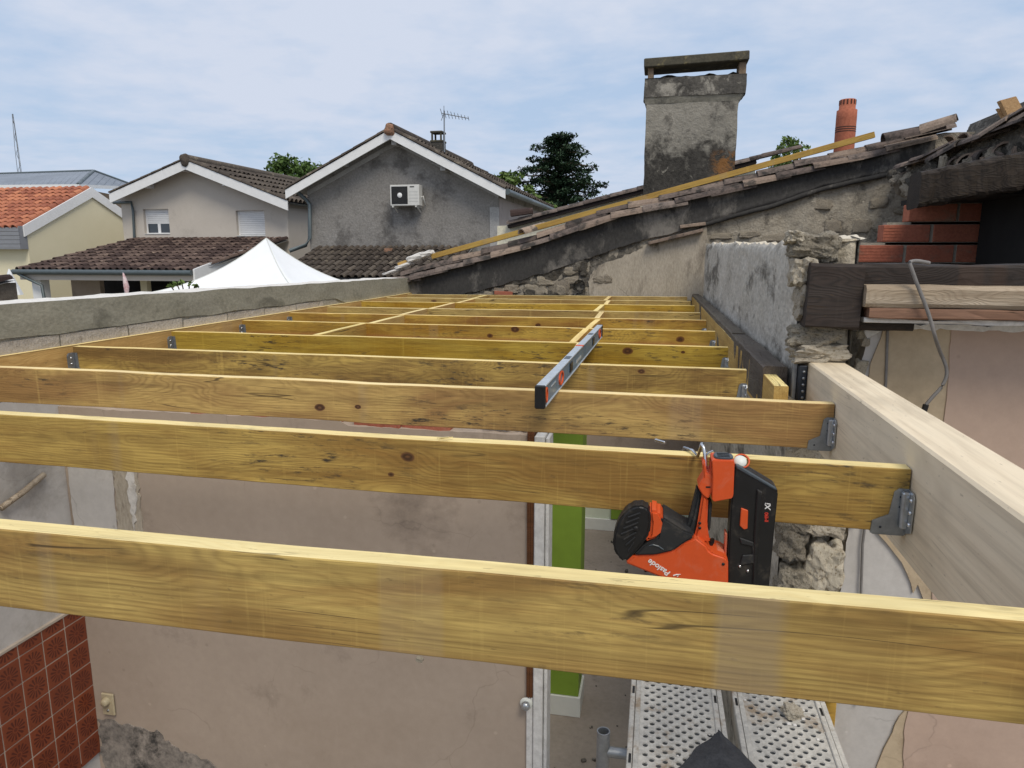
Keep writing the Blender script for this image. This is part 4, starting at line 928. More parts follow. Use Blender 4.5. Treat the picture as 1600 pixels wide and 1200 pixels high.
gpart('magazine_guide', [(1075, 800), (1190, 840), (1200, 1000), (1080, 1020), (1100, 940), (1180, 935), (1175, 870), (1090, 850)], -.0225, -.018, 'grip', .0015, 1, mag)
for q in ((1085, 1042), (1147, 1078)): c = gz(*q); MB().lathe([(0, .003), (.002, .003), (.0028, 0)], (c.x, YN-.019, c.z), 10, mat=rx).build('screw', 'nail', mag)
gpart('orange_window', [(1090, 570), (1145, 590), (1140, 732), (1112, 738), (1080, 708)], -.0225, -.018, 'orange', .001, 1, mag)
gpart('follower', [(965, 760), (985, 770), (980, 960), (960, 950)], -.012, .012, 'orange_pale', .002, 1)
bat = gpart('battery', [(868, 196), (1036, 202), (1040, 215), (1030, 470), (1018, 496), (880, 522), (862, 505), (868, 330), (862, 205)], -.032, .022, 'orange', .008)
c = gz(952, 170, -.01)
MB().prism([Vector((c.x+.0175*math.copysign(abs(math.cos(a))**.6, math.cos(a)), YN-.006+.019*math.copysign(abs(math.sin(a))**.6, math.sin(a)), gz(950, 198, -.032).z-.001)) for a in [k*math.pi/12 for k in range(24)]], (0, 0, .0042), .0012).build('battery_cap', 'cap_dark', bat)
for k in range(3): MB().box(c.x-.011, c.x+.011, YN-.018+.010*k, YN-.015+.010*k, gz(950, 198, -.032).z+.003, gz(950, 198, -.032).z+.0042).build('cap_ridge', 'black', bat)
gpart('rail_hook_mount', [(790, 222), (812, 215), (822, 300), (850, 300), (856, 215), (872, 330), (892, 400), (850, 470), (832, 500), (790, 470), (752, 408), (770, 372), (800, 330)], -.024, .022, 'orange', .005)
gpart('slot', [(815, 400), (850, 400), (850, 412), (815, 412)], -.0245, -.022, 'black', 0)
gpart('handle', [(788, 450), (835, 500), (832, 560), (826, 700), (840, 800), (850, 850), (740, 830), (722, 800), (745, 720), (770, 560)], -.023, .023, 'orange', .007)
gpart('grip', [(752, 402), (792, 448), (776, 560), (748, 720), (726, 800), (700, 850), (640, 770), (668, 725), (690, 660)], -.019, .019, 'grip', .007)
gpart('grip', [(833, 520), (866, 532), (858, 620), (850, 735), (838, 760), (824, 700)], -.018, .018, 'grip', .005)
gpart('trigger', [(818, 876), (850, 838), (880, 824), (887, 838), (862, 872), (846, 925), (828, 910)], -.010, .010, 'black', .003)
body = gpart('body', [(632, 846), (740, 806), (820, 866), (842, 905), (870, 925), (968, 958), (990, 980), (990, 1250), (700, 1250), (480, 1120), (330, 1060), (182, 1000), (250, 938), (420, 934), (560, 905)], -.042, .035, 'orange', .012, 3)
gpart('nose', [(856, 904), (905, 900), (970, 925), (972, 965), (880, 935)], -.022, .02, 'orange_pale', .003)
mh = gpart('motor_housing', [(470, 640), (500, 655), (640, 745), (720, 772), (724, 800), (640, 848), (560, 906), (420, 938), (250, 942), (330, 860), (440, 800)], -.044, .037, 'grip', .010)
gpart('housing_seam', [(362, 868), (400, 852), (450, 866), (490, 896), (480, 900), (440, 876), (400, 864)], -.0455, -.043, 'cap_dark', .001, 1, mh)
gpart('orange_cap', [(372, 585), (448, 600), (502, 692), (492, 762), (440, 805), (332, 840), (378, 772), (386, 680)], -.043, .020, 'orange', .005)
dome = gpart('motor_cap', [(222, 568), (285, 550), (345, 560), (380, 590), (388, 690), (372, 775), (335, 842), (250, 938), (182, 1002), (120, 955), (86, 880), (88, 800), (110, 715), (155, 630)], -.045, -.004, 'black', .014, 3)
for k in range(7):
    a0 = 600+k*44; gpart('vent_rib', [(150+18*abs(k-3), a0+38), (300-8*k, a0+4-6*k), (304-8*k, a0+16-6*k), (152+18*abs(k-3), a0+52)], -.0475, -.044, 'grip', .0008, 1, dome)
c = gz(270, 706); MB().lathe([(0, .003), (.004, .003), (.0055, .001), (.0055, 0)], (c.x, YN-.045, c.z), 12, mat=rx).build('screw', 'black', dome)
for q in ((768, 697), (768, 735), (946, 985)):
    c = gz(*q); MB().lathe([(0, .0008), (.0028, .0008), (.003, 0)], (c.x, YN-.0235 if q[1] < 900 else YN-.0425, c.z), 10, mat=rx).build('screw_hole', 'black', ng)
dl = gz(1095, 235); b = MB(); tl = Matrix.Rotation(R(50), 4, 'X')
b.lathe([(0, .004), (.010, .004), (.012, 0)], (dl.x, YN-.004, dl.z), 20, mat=tl); b.build('dial', 'skirting', ng)
b = MB(); b.lathe([(.012, .002), (.0145, .002), (.0145, -.003), (.012, -.003)], (dl.x+.003, YN-.003, dl.z), 20, mat=tl); b.build('dial_ring', 'orange', ng)
hk = [gz(822, 300), gz(822, 240), gz(815, 190), gz(806, 140), gz(795, 112)]
hk = [Vector((p.x, YN+.012*i/4, p.z)) for i, p in enumerate(hk)]
zt_ = ZJ+.006
hk += [Vector((hk[-1].x-.004, 1.39, zt_)), Vector((hk[-1].x-.012, 1.425, zt_+.002)), Vector((hk[-1].x-.028, 1.452, zt_)), Vector((hk[-1].x-.034, 1.455, zt_-.02))]
MB().tube(hk, .0032, 8).build('hook', 'nail', ng)
MB().tube([hk[3], Vector((hk[3].x+.006, 1.385, zt_)), Vector((hk[3].x+.014, 1.41, zt_+.002)), Vector((hk[3].x+.024, 1.43, zt_+.001))], .0028, 8).build('hook', 'nail', ng)
def put_text(body, size, mat, pos, ang, y, par, bold=True, shear=0):
    me = text_mesh(body, size, .0004, mat, bold, shear); o = link('lettering', me, par, Vector((pos.x, y, pos.z))-par_base(par))
    o.rotation_euler = (R(90), -ang, 0); return o
def par_base(p):
    v = Vector((0, 0, 0))
    while p: v += p.location; p = p.parent
    return v
put_text('Paslode', .0150, 'ink_white', gz(448, 1032, -.042), R(180-31), YN-.0425, body, True, .15)
put_text('IM90', .0092, 'ink_red', gz(1290, 642, -.02), R(94), YN-.0195, mag, True)
put_text('Xi', .0140, 'ink_white', gz(1300, 560, -.02), R(94), YN-.0195, mag, True, .2)
sw = [gz(590, 1100), gz(570, 1090), gz(545, 1098), gz(530, 1115)]; MB().tube([Vector((p.x, YN-.0425, p.z)) for p in [gz(560, 1096, -.042), gz(585, 1088, -.042), gz(615, 1086, -.042), gz(590, 1102, -.042)]], .0012, 6).build('swoosh', 'ink_white', body)

# ------------------------------------------------------------------ scaffold deck below
ZD = -1.30
GD = 'perforated scaffold boards under the joists'
def deck(x0, x1, label):
    t = thing('scaffold_board', label, 'scaffold board', ((x0+x1)/2, 1.6, ZD), GD)
    ya_, yb_ = 1.15, 2.34; b = MB(); w = x1-x0; ix0, ix1 = x0+.030, x1-.030
    s_ = .0185; rows_ = int((yb_-ya_-.04)/s_); cols = int((ix1-ix0)/.033); cw_ = (ix1-ix0)/cols; n = 12; q0 = ya_+.02
    for j in range(rows_):
        odd = j % 2; xo = ix0+(cw_/2 if odd else 0); y0_, y1_ = q0+j*s_, q0+(j+1)*s_
        if odd:
            for a_, c_ in ((ix0, ix0+cw_/2), (ix1-cw_/2, ix1)): b.add([Vector((a_, y0_, ZD)), Vector((c_, y0_, ZD)), Vector((c_, y1_, ZD)), Vector((a_, y1_, ZD))], [(0, 1, 2, 3)])
        for i in range(cols-odd):
            cx, cy = xo+(i+.5)*cw_, (y0_+y1_)/2; r1, r2, r3 = .0078, .0068, .0060
            ring = lambda r_, z_: [Vector((cx+r_*math.cos(2*math.pi*k/n), cy+1.1*r_*math.sin(2*math.pi*k/n), z_)) for k in range(n)]
            outer = []
            for k in range(n):
                c_, s2_ = math.cos(2*math.pi*k/n), math.sin(2*math.pi*k/n); m_ = max(abs(c_)/(cw_/2), abs(s2_)/(s_/2)); outer.append(Vector((cx+c_/m_, cy+s2_/m_, ZD)))
            for k, sx_, sy_ in ((1, 1, 1), (5, -1, 1), (7, -1, -1), (11, 1, -1)): outer[k] = Vector((cx+sx_*cw_/2, cy+sy_*s_/2, ZD))
            vs = outer+ring(r1, ZD+.0006)+ring(r2, ZD-.003)+ring(r3, ZD-.022)
            fs = [(q_*n+k, q_*n+(k+1) % n, (q_+1)*n+(k+1) % n, (q_+1)*n+k) for q_ in range(3) for k in range(n)]
            b.add(vs, fs[:2*n]); b.add(vs[2*n:], [tuple(q-2*n for q in f) for f in fs[2*n:]], 1)
    b.box(ix0-.002, ix1+.002, ya_, q0, ZD-.002, ZD); b.box(ix0-.002, ix1+.002, q0+rows_*s_, yb_, ZD-.002, ZD)
    b.build('perforated_sheet', ['deck', 'galv_dark'], t)  # hole walls take the darker steel, their shade put into the colour
    for xs0, xs1 in ((x0, ix0), (ix1, x1)):
        b = MB(); mid = (xs0+xs1)/2
        b.box(xs0, mid-.001, ya_, yb_, ZD-.055, ZD+.006, .002); b.box(mid+.001, xs1, ya_, yb_, ZD-.04, ZD+.002, .001); b.build('side_rail', 'deck', t)
        for k in range(3): MB().box(mid-.010, mid-.003, 1.35+k*.3, 1.385+k*.3, ZD+.0055, ZD+.0068).build('slot', 'black', t)
    b = MB()
    for k in range(40):
        p = (rnd.uniform(ix0, ix1), rnd.uniform(ya_, yb_)); r_ = .002+.004*rnd.random()**2
        b.box(p[0]-r_, p[0]+r_, p[1]-r_, p[1]+r_, ZD+.0005, ZD+.001+r_*.7, r_*.3)
    b.build('crumbs', 'white_plaster', t)['kind'] = 'stuff'
deck(-.035, .232, 'perforated steel scaffold board next to the galvanised tube')
deck(.262, .526, 'perforated steel scaffold board with a lump of plaster, next to the stone wall')
tag(link('plaster_lump', ss[1], None, atz(1238, 1112, ZD+.012), (.2, .3, .5), (.026, .022, .014)), 'white lump of plaster on the scaffold board', 'plaster lump')
sf = thing('scaffold_tube', 'galvanised scaffold tube with an open top joined to the perforated board', 'scaffold', (-.11, 1.77, GZ))
c = atz(943, 1142, -1.30)
b = MB(); b.lathe([(.019, 1.05), (.019, 0), (.016, 0), (.016, .2)][::-1], (c.x, c.y, ZD-1.0), 16); 
b = MB().tube([Vector((c.x, c.y, FZ)), Vector((c.x, c.y, ZD))], .0185, 16, 0, False); b.tube([Vector((c.x, c.y, ZD)), Vector((c.x, c.y, ZD-.3))], .0150, 16, 0, False)
b.lathe([(.0185, 0), (.0150, 0)], (c.x, c.y, ZD), 16); b.build('standard', 'galv_dark', sf)
MB().tube([Vector((c.x+.012, c.y, ZD-.062)), Vector((.55, c.y, ZD-.062))], .0150, 12).build('transom', 'galv_dark', sf)
# rag of dark felt
fc = atz(1135, 1185, ZD+.02)
b = MB()
def felt(u, v):
    a = u*2-1; c_ = v
    x = fc.x-.012+a*(.022+.19*c_**.8)+.006*fbm(u*5, v*5, 2); y = 1.79+.01*fbm(u*6, 1, 1)-c_*.34-abs(a)*.012; return Vector((x, y, ZD+.022+.012*(1-abs(a))+.006*fbm(u*4, v*6, 1)-.010*abs(a)))
b.grid(felt, 24, 24, 0, True); b.grid(lambda u, v: felt(u, v)-Vector((0, 0, .008)), 24, 24, 0, True, True)
for fn_ in (lambda u, v: felt(0, u)-Vector((0, 0, .008*v)), lambda u, v: felt(1, u)-Vector((0, 0, .008*v)), lambda u, v: felt(u, 0)-Vector((0, 0, .008*v))): b.grid(fn_, 24, 1, 0, True)
tag(b.build('felt_rag', 'felt'), 'dark grey felt scrap lying over both scaffold boards', 'rag')
b = MB().box(.628, .668, 2.42, 2.46, FZ, -1.26, .004); tag(b.build('timber_post', 'batten'), 'ochre timber post behind the scaffold boards at the wall foot', 'post')

# ================================================================== BEYOND THE GABLE
# big chimney
YC = 7.7
ch = thing('chimney', 'tall old rendered chimney with blackened foot and slab on legs', 'chimney', aty(1078, 300, YC+.25))
def cpt(px, py): return aty(px, py, YC)
def frustum(b, xl0, xr0, z0, xl1, xr1, z1, y0=YC, d0=.26, dd=0, nu=18, nv=18, amp=.008, sd=1):
    """tapering rendered block with a slightly uneven skin"""
    def side(f):
        return f
    def pt(a, v):
        xl_, xr_ = xl0+(xl1-xl0)*v, xr0+(xr1-xr0)*v; yf, ybk = y0-dd*v, y0+d0+dd*v; z = z0+(z1-z0)*v
        a = a % 4
        if a < 1: p = Vector((xl_+(xr_-xl_)*a, yf, z))
        elif a < 2: p = Vector((xr_, yf+(ybk-yf)*(a-1), z))
        elif a < 3: p = Vector((xr_-(xr_-xl_)*(a-2), ybk, z))
        else: p = Vector((xl_, ybk-(ybk-yf)*(a-3), z))
        return p+Vector((fbm(p.x*4+sd, p.z*4, p.y*4), fbm(p.x*4+9, p.z*4, p.y*4+sd), .3*fbm(p.x*5+5, p.z*4, p.y*5)))*amp
    b.grid(lambda u, v: pt(u*4, v), nu*4, nv, 0, False)
    b.grid(lambda u, v: Vector((xl1+(xr1-xl1)*u, y0-dd+(d0+2*dd)*v, z1)), 1, 1, 0, False)
    b.grid(lambda u, v: Vector((xl0+(xr0-xl0)*u, y0+d0*v, z0)), 1, 1, 0, False, True)
xL0, xR0 = cpt(1005, 305).x, cpt(1148, 262).x; xL1, xR1 = cpt(1010, 162).x, cpt(1154, 162).x
zl = cpt(1070, 228).z
fx = lambda z, a, c: a+(c-a)*(z-.55)/(cpt(1080, 160).z-.55)
zc0, zc1, zc2 = cpt(1080, 160).z, cpt(1080, 150).z, cpt(1080, 120).z
def chim_mat():
    g = G('sooty_chimney_render'); o = g.obj(False); x, y, z = g.sepv(o)
    zr = zl-ch.location.z; xr_ = (xR0-ch.location.x)
    big = g.noise(g.scale(o, 1.6, 1.6, 1.3), 2.0, 8, .68, .4); f = g.noise(o, 30, 5, .7); sp = g.noise(o, 11, 7, .7, .5)
    base = g.mix(g.ramp(big, (.35, 0), (.65, 1)), (.27, .255, .22), (.355, .335, .295)); base = g.mix(g.ramp(f, (.25, .45), (.6, 0)), base, (.17, .155, .13))
    low = g.math('MULTIPLY_ADD', g.math('SUBTRACT', big, .5), 1.3, g.math('MULTIPLY_ADD', g.math('SUBTRACT', sp, .5), .9, g.math('SUBTRACT', zr+.10, z)))
    m = g.ramp(g.math('ADD', low, .5), (.40, 0), (.68, 1))
    up = g.math('MULTIPLY', g.ramp(g.math('MULTIPLY_ADD', g.math('SUBTRACT', sp, .5), .5, x), (max(.01, xr_*.25), 0), (max(.02, xr_*.6), 1)), g.ramp(big, (.44, 0), (.56, 1)))
    m = g.math('MAXIMUM', m, g.math('MULTIPLY', up, .85))
    a = g.mix(g.math('MULTIPLY', m, .95), base, g.mix(g.ramp(f, (.3, 0), (.7, 1)), (.020, .019, .018), (.070, .065, .058)))
    wh = g.math('MULTIPLY', g.ramp(g.noise(g.scale(o, 1, 1, .55), 13, 7, .72, .6), (.62, 0), (.68, 1)), m)
    a = g.mix(g.math('MULTIPLY', wh, .75), a, (.36, .34, .29))
    ru = g.math('MULTIPLY', g.ramp(g.math('SUBTRACT', x, xr_-.26), (.0, 0), (.12, 1)), g.ramp(g.math('ADD', g.math('SUBTRACT', zr, z), .4), (.44, 0), (.5, 1)))
    a = g.mix(g.math('MULTIPLY', g.math('MULTIPLY', ru, g.ramp(sp, (.45, 0), (.56, 1))), .8), a, (.30, .14, .045))
    g.bump(g.math('ADD', f, g.math('MULTIPLY', sp, 1.5)), .7, .015)
    return g.end(a, .92, 0, .2)
M['chim_stack'] = chim_mat()
b = MB(); frustum(b, xL0, xR0, .45, xL1, xR1, zc0, nv=30, sd=3); b.build('stack', 'chim_stack', ch)
b = MB(); frustum(b, xL1-.004, xR1+.004, zc0, xL1-.022, xR1+.05, zc1, dd=.02, nv=3); b.build('corbel', 'chimney', ch)
b = MB(); frustum(b, xL1-.028, xR1+.055, zc1, xL1-.024, xR1+.058, zc2, YC-.025, .31, 0, 18, 5, .014, 8)
b.grid(lambda u, v: Vector((xL1+.02+(xR1-xL1)*u, YC+v*.26, zc2+.012+.025*fbm(u*7, v*2, 4))), 20, 3, 0, True); b.build('cap', 'chimney_cap', ch)
zs0, zs1 = cpt(1090, 101).z, cpt(1090, 87).z
for xa_, xb_ in ((xL1+.005, xL1+.062), (xR1-.015, xR1+.055)):
    for y in (YC, YC+.16): MB().box(xa_, xb_, y, y+.09, zc2-.02, zs0+.01, .006).build('leg', 'leg', ch)
mt = Matrix.Translation(Vector(((xL1+xR1)/2, YC, zs0))) @ Matrix.Rotation(-.025, 4, 'Y')
hw = (xR1-xL1)/2+.055
b = MB(); b.box(-hw+.02, hw+.02, -.05, .31, 0, .085, .008, 0, mt); b.build('slab', 'chimney_slab', ch)
# clay pot
YT = 9.0
pb, ptp = aty(1318, 240, YT), aty(1320, 156, YT); r0 = .108
cp_ = thing('chimney_pot', 'slim red terracotta chimney pot with three dark rings', 'chimney pot', pb)
H = ptp.z-pb.z
b = MB().lathe([(r0, 0), (r0, H*.66), (r0*.99, H*.80), (r0*.80, H*.82), (r0*.80, H*.985), (r0*.74, H), (r0*.66, H), (r0*.66, H*.8)], (pb.x, YT, pb.z), 24); b.build('body', 'pot', cp_)
for k in range(3): MB().lathe([(r0*1.005, -.006), (r0*1.02, 0), (r0*1.005, .006)], (pb.x, YT, pb.z+H*(.40+.04*k)), 24).build('ring', 'pot_groove', cp_)
for k in range(14):
    a = 2*math.pi*k/14; MB().box(-.007, .007, -.004, .004, -.024, .024, 0, 0, Matrix.Translation(Vector((pb.x+r0*.80*math.cos(a), YT+r0*.80*math.sin(a), pb.z+H*.945))) @ Matrix.Rotation(a+R(90), 4, 'Z')).build('slot', 'pot_groove', cp_)

# cream gable behind
YK = 9.6
cg = thing('cream_house', 'cream rendered gable with a tiled verge behind the blackened one', 'house', (-2, YK, GZ))
kt = lambda px, py: aty(px, py, YK)
P_ = [kt(777, 353), kt(800, 352), kt(1010, 298), kt(1180, 254), kt(1180, 420), kt(777, 420)]
MB().prism([Vector((p.x, YK, p.z)) for p in P_], (0, .3, 0)).build('wall', 'cream_wall', cg)
a_, c_ = kt(795, 351), kt(1180, 250); sl = math.atan2(c_.z-a_.z, c_.x-a_.x)
b = MB().bar((a_.x, YK+1.5, a_.z-.01), (c_.x, YK+1.5, c_.z-.01), 3.2, .04); b.build('roof_bed', 'roof_under', cg)
x = a_.x; k = 0
tk = canal(.46, .062, .052, 7)
while x < c_.x:
    for dz, dy in ((0, -.07), (.042, -.02)): link('roof_tile', tk, cg, Vector((x+(dz > 0)*.15, YK+dy, a_.z+(x-a_.x)*math.tan(sl)+dz))-cg.location, (0, -sl+.02, 0), (1, 1, .8))
    x += .34
link('roof_tile', canal(.3, .09, .08, 7, mat='roof_old'), cg, Vector((a_.x+.05, YK-.1, a_.z+.1))-cg.location, (0, -sl+.1, .15))

# ------------------------------------------------------------------ far houses
def tile_roof(par, O, ex, ey, nx, ny, mat, r=.12, L=None, bed='roof_under', lift=.03):
    """rows of separate cover tiles: O eave corner, ex along the eave, ey up the slope"""
    ex, ey, O = Vector(ex), Vector(ey), Vector(O); px_, py_ = ex.length/nx, ey.length/ny; n = ex.normalized().cross(ey.normalized()).normalized()
    if n.z < 0: n = -n
    b = MB(); b.add([O, O+ex, O+ex+ey, O+ey], [(0, 1, 2, 3)]); b.add([O-n*.06, O+ex-n*.06, O+ex+ey-n*.06, O+ey-n*.06], [(3, 2, 1, 0)], 1); b.build('roof_bed', [bed, 'quoin'], par)
    me = canal(py_*1.18, px_*.40, px_*.34, 5, .015, mat)
    X = ey.normalized(); Z = n; Yv = Z.cross(X); rot = Matrix((X, Yv, Z)).transposed().to_euler(); base = par_base(par)
    for j in range(ny):
        for i in range(nx):
            p = O+ex*((i+.5)/nx)+ey*(j/ny)-X*.06+n*(lift*.3+rnd.uniform(-.006, .008))
            o = link('roof_tile', me, par, p-base, rot); o.rotation_euler.rotate_axis('Z', rnd.uniform(-.03, .03)); o.rotation_euler.rotate_axis('Y', .06)
# house A -------------------------------------------------------------------
YA = 25.0
ha = thing('house', 'beige two storey house with white bargeboards and two shuttered windows', 'house', (-17, YA, GZ))
q = lambda px, py, y=YA: aty(px, py, y)
apx, lft, rgt = q(290, 250), q(172, 303), q(450, 314)
wl, wr = q(190, 330).x, q(449, 330).x
ridge_in, ridge_slope_l, ridge_slope_r = apx, (apx.z-lft.z)/(apx.x-lft.x), (apx.z-rgt.z)/(rgt.x-apx.x)
D = 9.0
def gable(hx, par, name, mat, xl_, xr_, apex, sl_, sr_, y, drop, zb):
    za = apex.z-drop
    b = MB(); b.prism([Vector((xl_, y, zb)), Vector((xr_, y, zb)), Vector((xr_, y, za-(xr_-apex.x)*sr_)), Vector((apex.x, y, za)), Vector((xl_, y, za-(apex.x-xl_)*sl_))], (0, D, 0)); return b.build(name, mat, par)
WIN = [(q(223, 327), q(266, 366), .58), (q(368, 329), q(415, 369), .93)]
gable(0, ha, 'wall', 'wall_a', wl, wr, apx, ridge_slope_l, ridge_slope_r, YA+.18, .12, GZ)
def za_(x): return apx.z-.12-((apx.x-x)*ridge_slope_l if x < apx.x else (x-apx.x)*ridge_slope_r)
b = MB(); xs_ = [wl, WIN[0][0].x, WIN[0][1].x, WIN[1][0].x, WIN[1][1].x, wr]
for k in range(5):
    x0_, x1_ = xs_[k], xs_[k+1]; top = [Vector((x1_, YA, za_(x1_)))]+([Vector((apx.x, YA, za_(apx.x)))] if x0_ < apx.x < x1_ else [])+[Vector((x0_, YA, za_(x0_)))]
    if k % 2 == 0: b.prism([Vector((x0_, YA, GZ)), Vector((x1_, YA, GZ))]+top, (0, .18, 0))
    else:
        w_ = WIN[k//2]; b.prism([Vector((x0_, YA, GZ)), Vector((x1_, YA, GZ)), Vector((x1_, YA, w_[1].z)), Vector((x0_, YA, w_[1].z))], (0, .18, 0)); b.prism([Vector((x0_, YA, w_[0].z)), Vector((x1_, YA, w_[0].z))]+top, (0, .18, 0))
b.build('wall_face', 'wall_a', ha)
OV = .55  # roof overhang in front of the gable
def roof_pair(par, apx, lft, rgt, y0, D, mat, ncol, nrow, off=.0):
    for side, e in (('l', lft), ('r', rgt)):
        O = Vector((e.x, y0, e.z)); ey = Vector((apx.x-e.x, 0, apx.z-e.z)); ex = Vector((0, D, 0))
        tile_roof(par, O, ex, ey, ncol, nrow, mat)
def boards(par, apx, lft, rgt, y0, h=.30, t=.05, mat='white'):
    for e in (lft, rgt):
        b = MB(); b.prism([Vector((apx.x, y0, apx.z+.0)), Vector((e.x, y0, e.z)), Vector((e.x, y0, e.z-h)), Vector((apx.x, y0, apx.z-h))], (0, -t, 0)); b.build('bargeboard', mat, par)
def verge_row(par, apx, e, y0, mat, L=.45, r=.1):
    me = canal(L*1.2, r, r*.85, 6, .015, mat); v = apx-e; n = int(v.length/L); a = math.atan2(v.z, abs(v.x)); base = par_base(par)
    for k in range(n):
        p = e+v*(k/n)
        link('roof_tile', me, par, Vector((p.x, y0+.0, p.z+.03))-base, (0, -a if v.x > 0 else a, 0) if v.x > 0 else (0, -a, R(180)), (1, 1, .8))
fa = OV
s_ = (YA-OV)/YA
apf, lff, rgf = q(290, 250, YA-OV), q(172, 303, YA-OV), q(450, 314, YA-OV)
roof_pair(ha, apf, lff, rgf, YA-OV, D+OV, 'roof_dark', 30, 5)
boards(ha, apf, lff, rgf, YA-OV-.01, .34); verge_row(ha, apf, lff, YA-OV, 'roof_dark'); verge_row(ha, apf, rgf, YA-OV, 'roof_dark')
b = MB().tube([Vector((apf.x, YA-OV-.05, apf.z+.05)), Vector((apf.x, YA+D, apf.z+.05))], .16, 10); b.build('ridge', 'roof_dark', ha)
link('ridge_end', rock_mesh(5, 'roof_dark', 4, .25, 2.4), ha, Vector((apf.x, YA-OV-.05, apf.z))-ha.location, None, (.19, .12, .22))
for px, py in ((238, 290), (362, 287), (295, 264), (432, 310)):
    p = q(px, py, YA); MB().box(p.x-.09, p.x+.09, YA-.5, YA-.01, p.z-.12, p.z+.04, .01).build('purlin_end', 'white', ha)
def window(par, x0, x1, z0, z1, y, shut):
    f = MB(); w = .06
    f.box(x0+.001, x1-.001, y-.014, y-.008, z0+.001, z1-.001); r_ = f.build('window', 'dark', par)
    g = MB(); 
    for (a, b_, c, d) in ((x0, x0+w, z0, z1), (x1-w, x1, z0, z1), (x0+w, x1-w, z0, z0+w), (x0+w, x1-w, z1-w, z1)): g.box(a, b_, y-.045, y-.016, c, d)
    zs = z1-(z1-z0)*shut
    if shut < .9: g.box((x0+x1)/2-.06, (x0+x1)/2+.06, y-.043, y-.017, z0+w, zs)
    g.build('frame', 'white', r_)
    n = max(3, int((zs < z1)*(z1-zs)/.07))
    for k in range(n):
        zz = zs+(z1-w-zs)*k/n; MB().box(x0+w, x1-w, y-.040, y-.020, zz+.004, zz+(z1-w-zs)/n-.002, .004).build('shutter_slat', 'shutter', r_)
    MB().box(x0+w, x1-w, y-.026, y-.018, z0+w, z1-w).build('pane', 'glass', r_)
    MB().box(x0+.002, x1-.002, y-.20, y-.048, z0+.002, z0+.03).build('sill', 'frame_paint', r_)
for a_, c_, sh_ in WIN: window(ha, a_.x, c_.x, c_.z, a_.z, YA+.178, sh_)
dz = q(195, 315)
b = MB().tube([Vector((lft.x+.1, YA+.4, lft.z-.25)), Vector((lft.x+.2, YA-.1, lft.z-.35)), q(205, 316, YA-.08), q(208, 330, YA-.08), q(210, 372, YA-.08)], .05, 8); b.build('downpipe', 'zinc_gutter', ha)
b = MB().tube([Vector((rgt.x+.1, YA-OV, rgt.z-.05)), Vector((rgt.x+.1, YA+D, rgt.z-.05))], .08, 8); b.build('gutter', 'zinc_gutter', ha)
# carport-like lean-to in front of it
hl = thing('lean_to', 'lean-to with weathered brown tiled roof, grey gutter and dark open front', 'lean-to', (-17, 21, GZ))
yE = 20.0
e0, e1 = aty(25, 421, yE), aty(302, 424, yE); r0_, r1_ = aty(212, 373, 24.93), aty(428, 373, 24.93)
zE = (e0.z+e1.z)/2; zR = (r0_.z+r1_.z)/2
O = Vector((e0.x, yE, zE)); ex = Vector((e1.x-e0.x, 0, 0)); eyv = Vector((r0_.x-e0.x, 24.93-yE, zR-zE))
tile_roof(hl, O, ex, eyv, 26, 11, 'roof_old', lift=.05)
MB().tube([O+Vector((-.05, -.09, -.06)), O+ex+Vector((0, -.09, -.06))], .085, 8).build('gutter', 'zinc_gutter', hl)
MB().box(O.x+.1, e1.x, yE+.02, yE+.08, zE-.32, zE-.12).build('fascia', 'wall_a', hl)
rr1 = Vector((r1_.x, 24.93, zR)); ee1 = Vector((e1.x+.02, yE-.05, zE)); MB().prism([ee1+Vector((0, 0, .05)), rr1+Vector((0, 0, .05)), rr1+Vector((0, 0, -.30)), ee1+Vector((0, 0, -.30))], (.06, 0, 0)).build('bargeboard', 'white', hl)
MB().box(O.x+.4, O.x+.75, yE+.15, yE+.5, GZ, zE-.1).build('post', 'white', hl); MB().box(e1.x-2.9, e1.x-2.65, yE+1.2, yE+1.4, GZ, zE-.05).build('post', 'wall_c', hl)
MB().box(e1.x-.3, e1.x-.02, yE+.2, yE+.5, GZ, zE-.1).build('post', 'wall_a', hl)
MB().tube([O+Vector((.15, -.09, -.12)), O+Vector((.5, -.05, -.30)), O+Vector((.95, -.02, -.5)), O+Vector((1.05, -.02, -1.8))], .05, 8).build('downpipe', 'zinc_gutter', hl)
MB().box(O.x+.45, e1.x-.05, 23.2, 23.3, GZ, zE+.62).build('rear_wall', 'dark', hl); MB().box(O.x+.75, O.x+1.9, yE+1.4, yE+1.6, GZ, zE-.3).build('side_wall', 'mauve', hl)
# house B -------------------------------------------------------------------
YB = 21.0
hb_ = thing('house', 'grey roughcast gable house with the air conditioner on its wall', 'house', (-8, YB, GZ))
OB = .50
q2 = lambda px, py, y=YB: aty(px, py, y)
af, lf_, rf_ = q2(610, 203, YB-OB), q2(447, 297, YB-OB), q2(790, 296, YB-OB)
sl_, sr_ = (af.z-lf_.z)/(af.x-lf_.x), (af.z-rf_.z)/(rf_.x-af.x)
wl, wr = q2(482, 330).x, q2(779, 330).x
D = 8.6
gable(0, hb_, 'wall', ['wall_b'][0], wl, wr, af, sl_, sr_, YB, .09, GZ)
roof_pair(hb_, af, lf_, rf_, YB-OB, D+OB, 'roof_dark', 27, 5)
boards(hb_, af, lf_, rf_, YB-OB-.01, .26); verge_row(hb_, af, lf_, YB-OB, 'roof_dark', .4); verge_row(hb_, af, rf_, YB-OB, 'roof_dark', .4)
MB().tube([Vector((af.x, YB-OB-.05, af.z+.05)), Vector((af.x, YB+D, af.z+.05))], .15, 10).build('ridge', 'roof_dark', hb_)
link('ridge_end', rock_mesh(6, 'ridge', 4, .25, 2.6), hb_, Vector((af.x, YB-OB-.08, af.z-.01))-hb_.location, None, (.14, .13, .17))
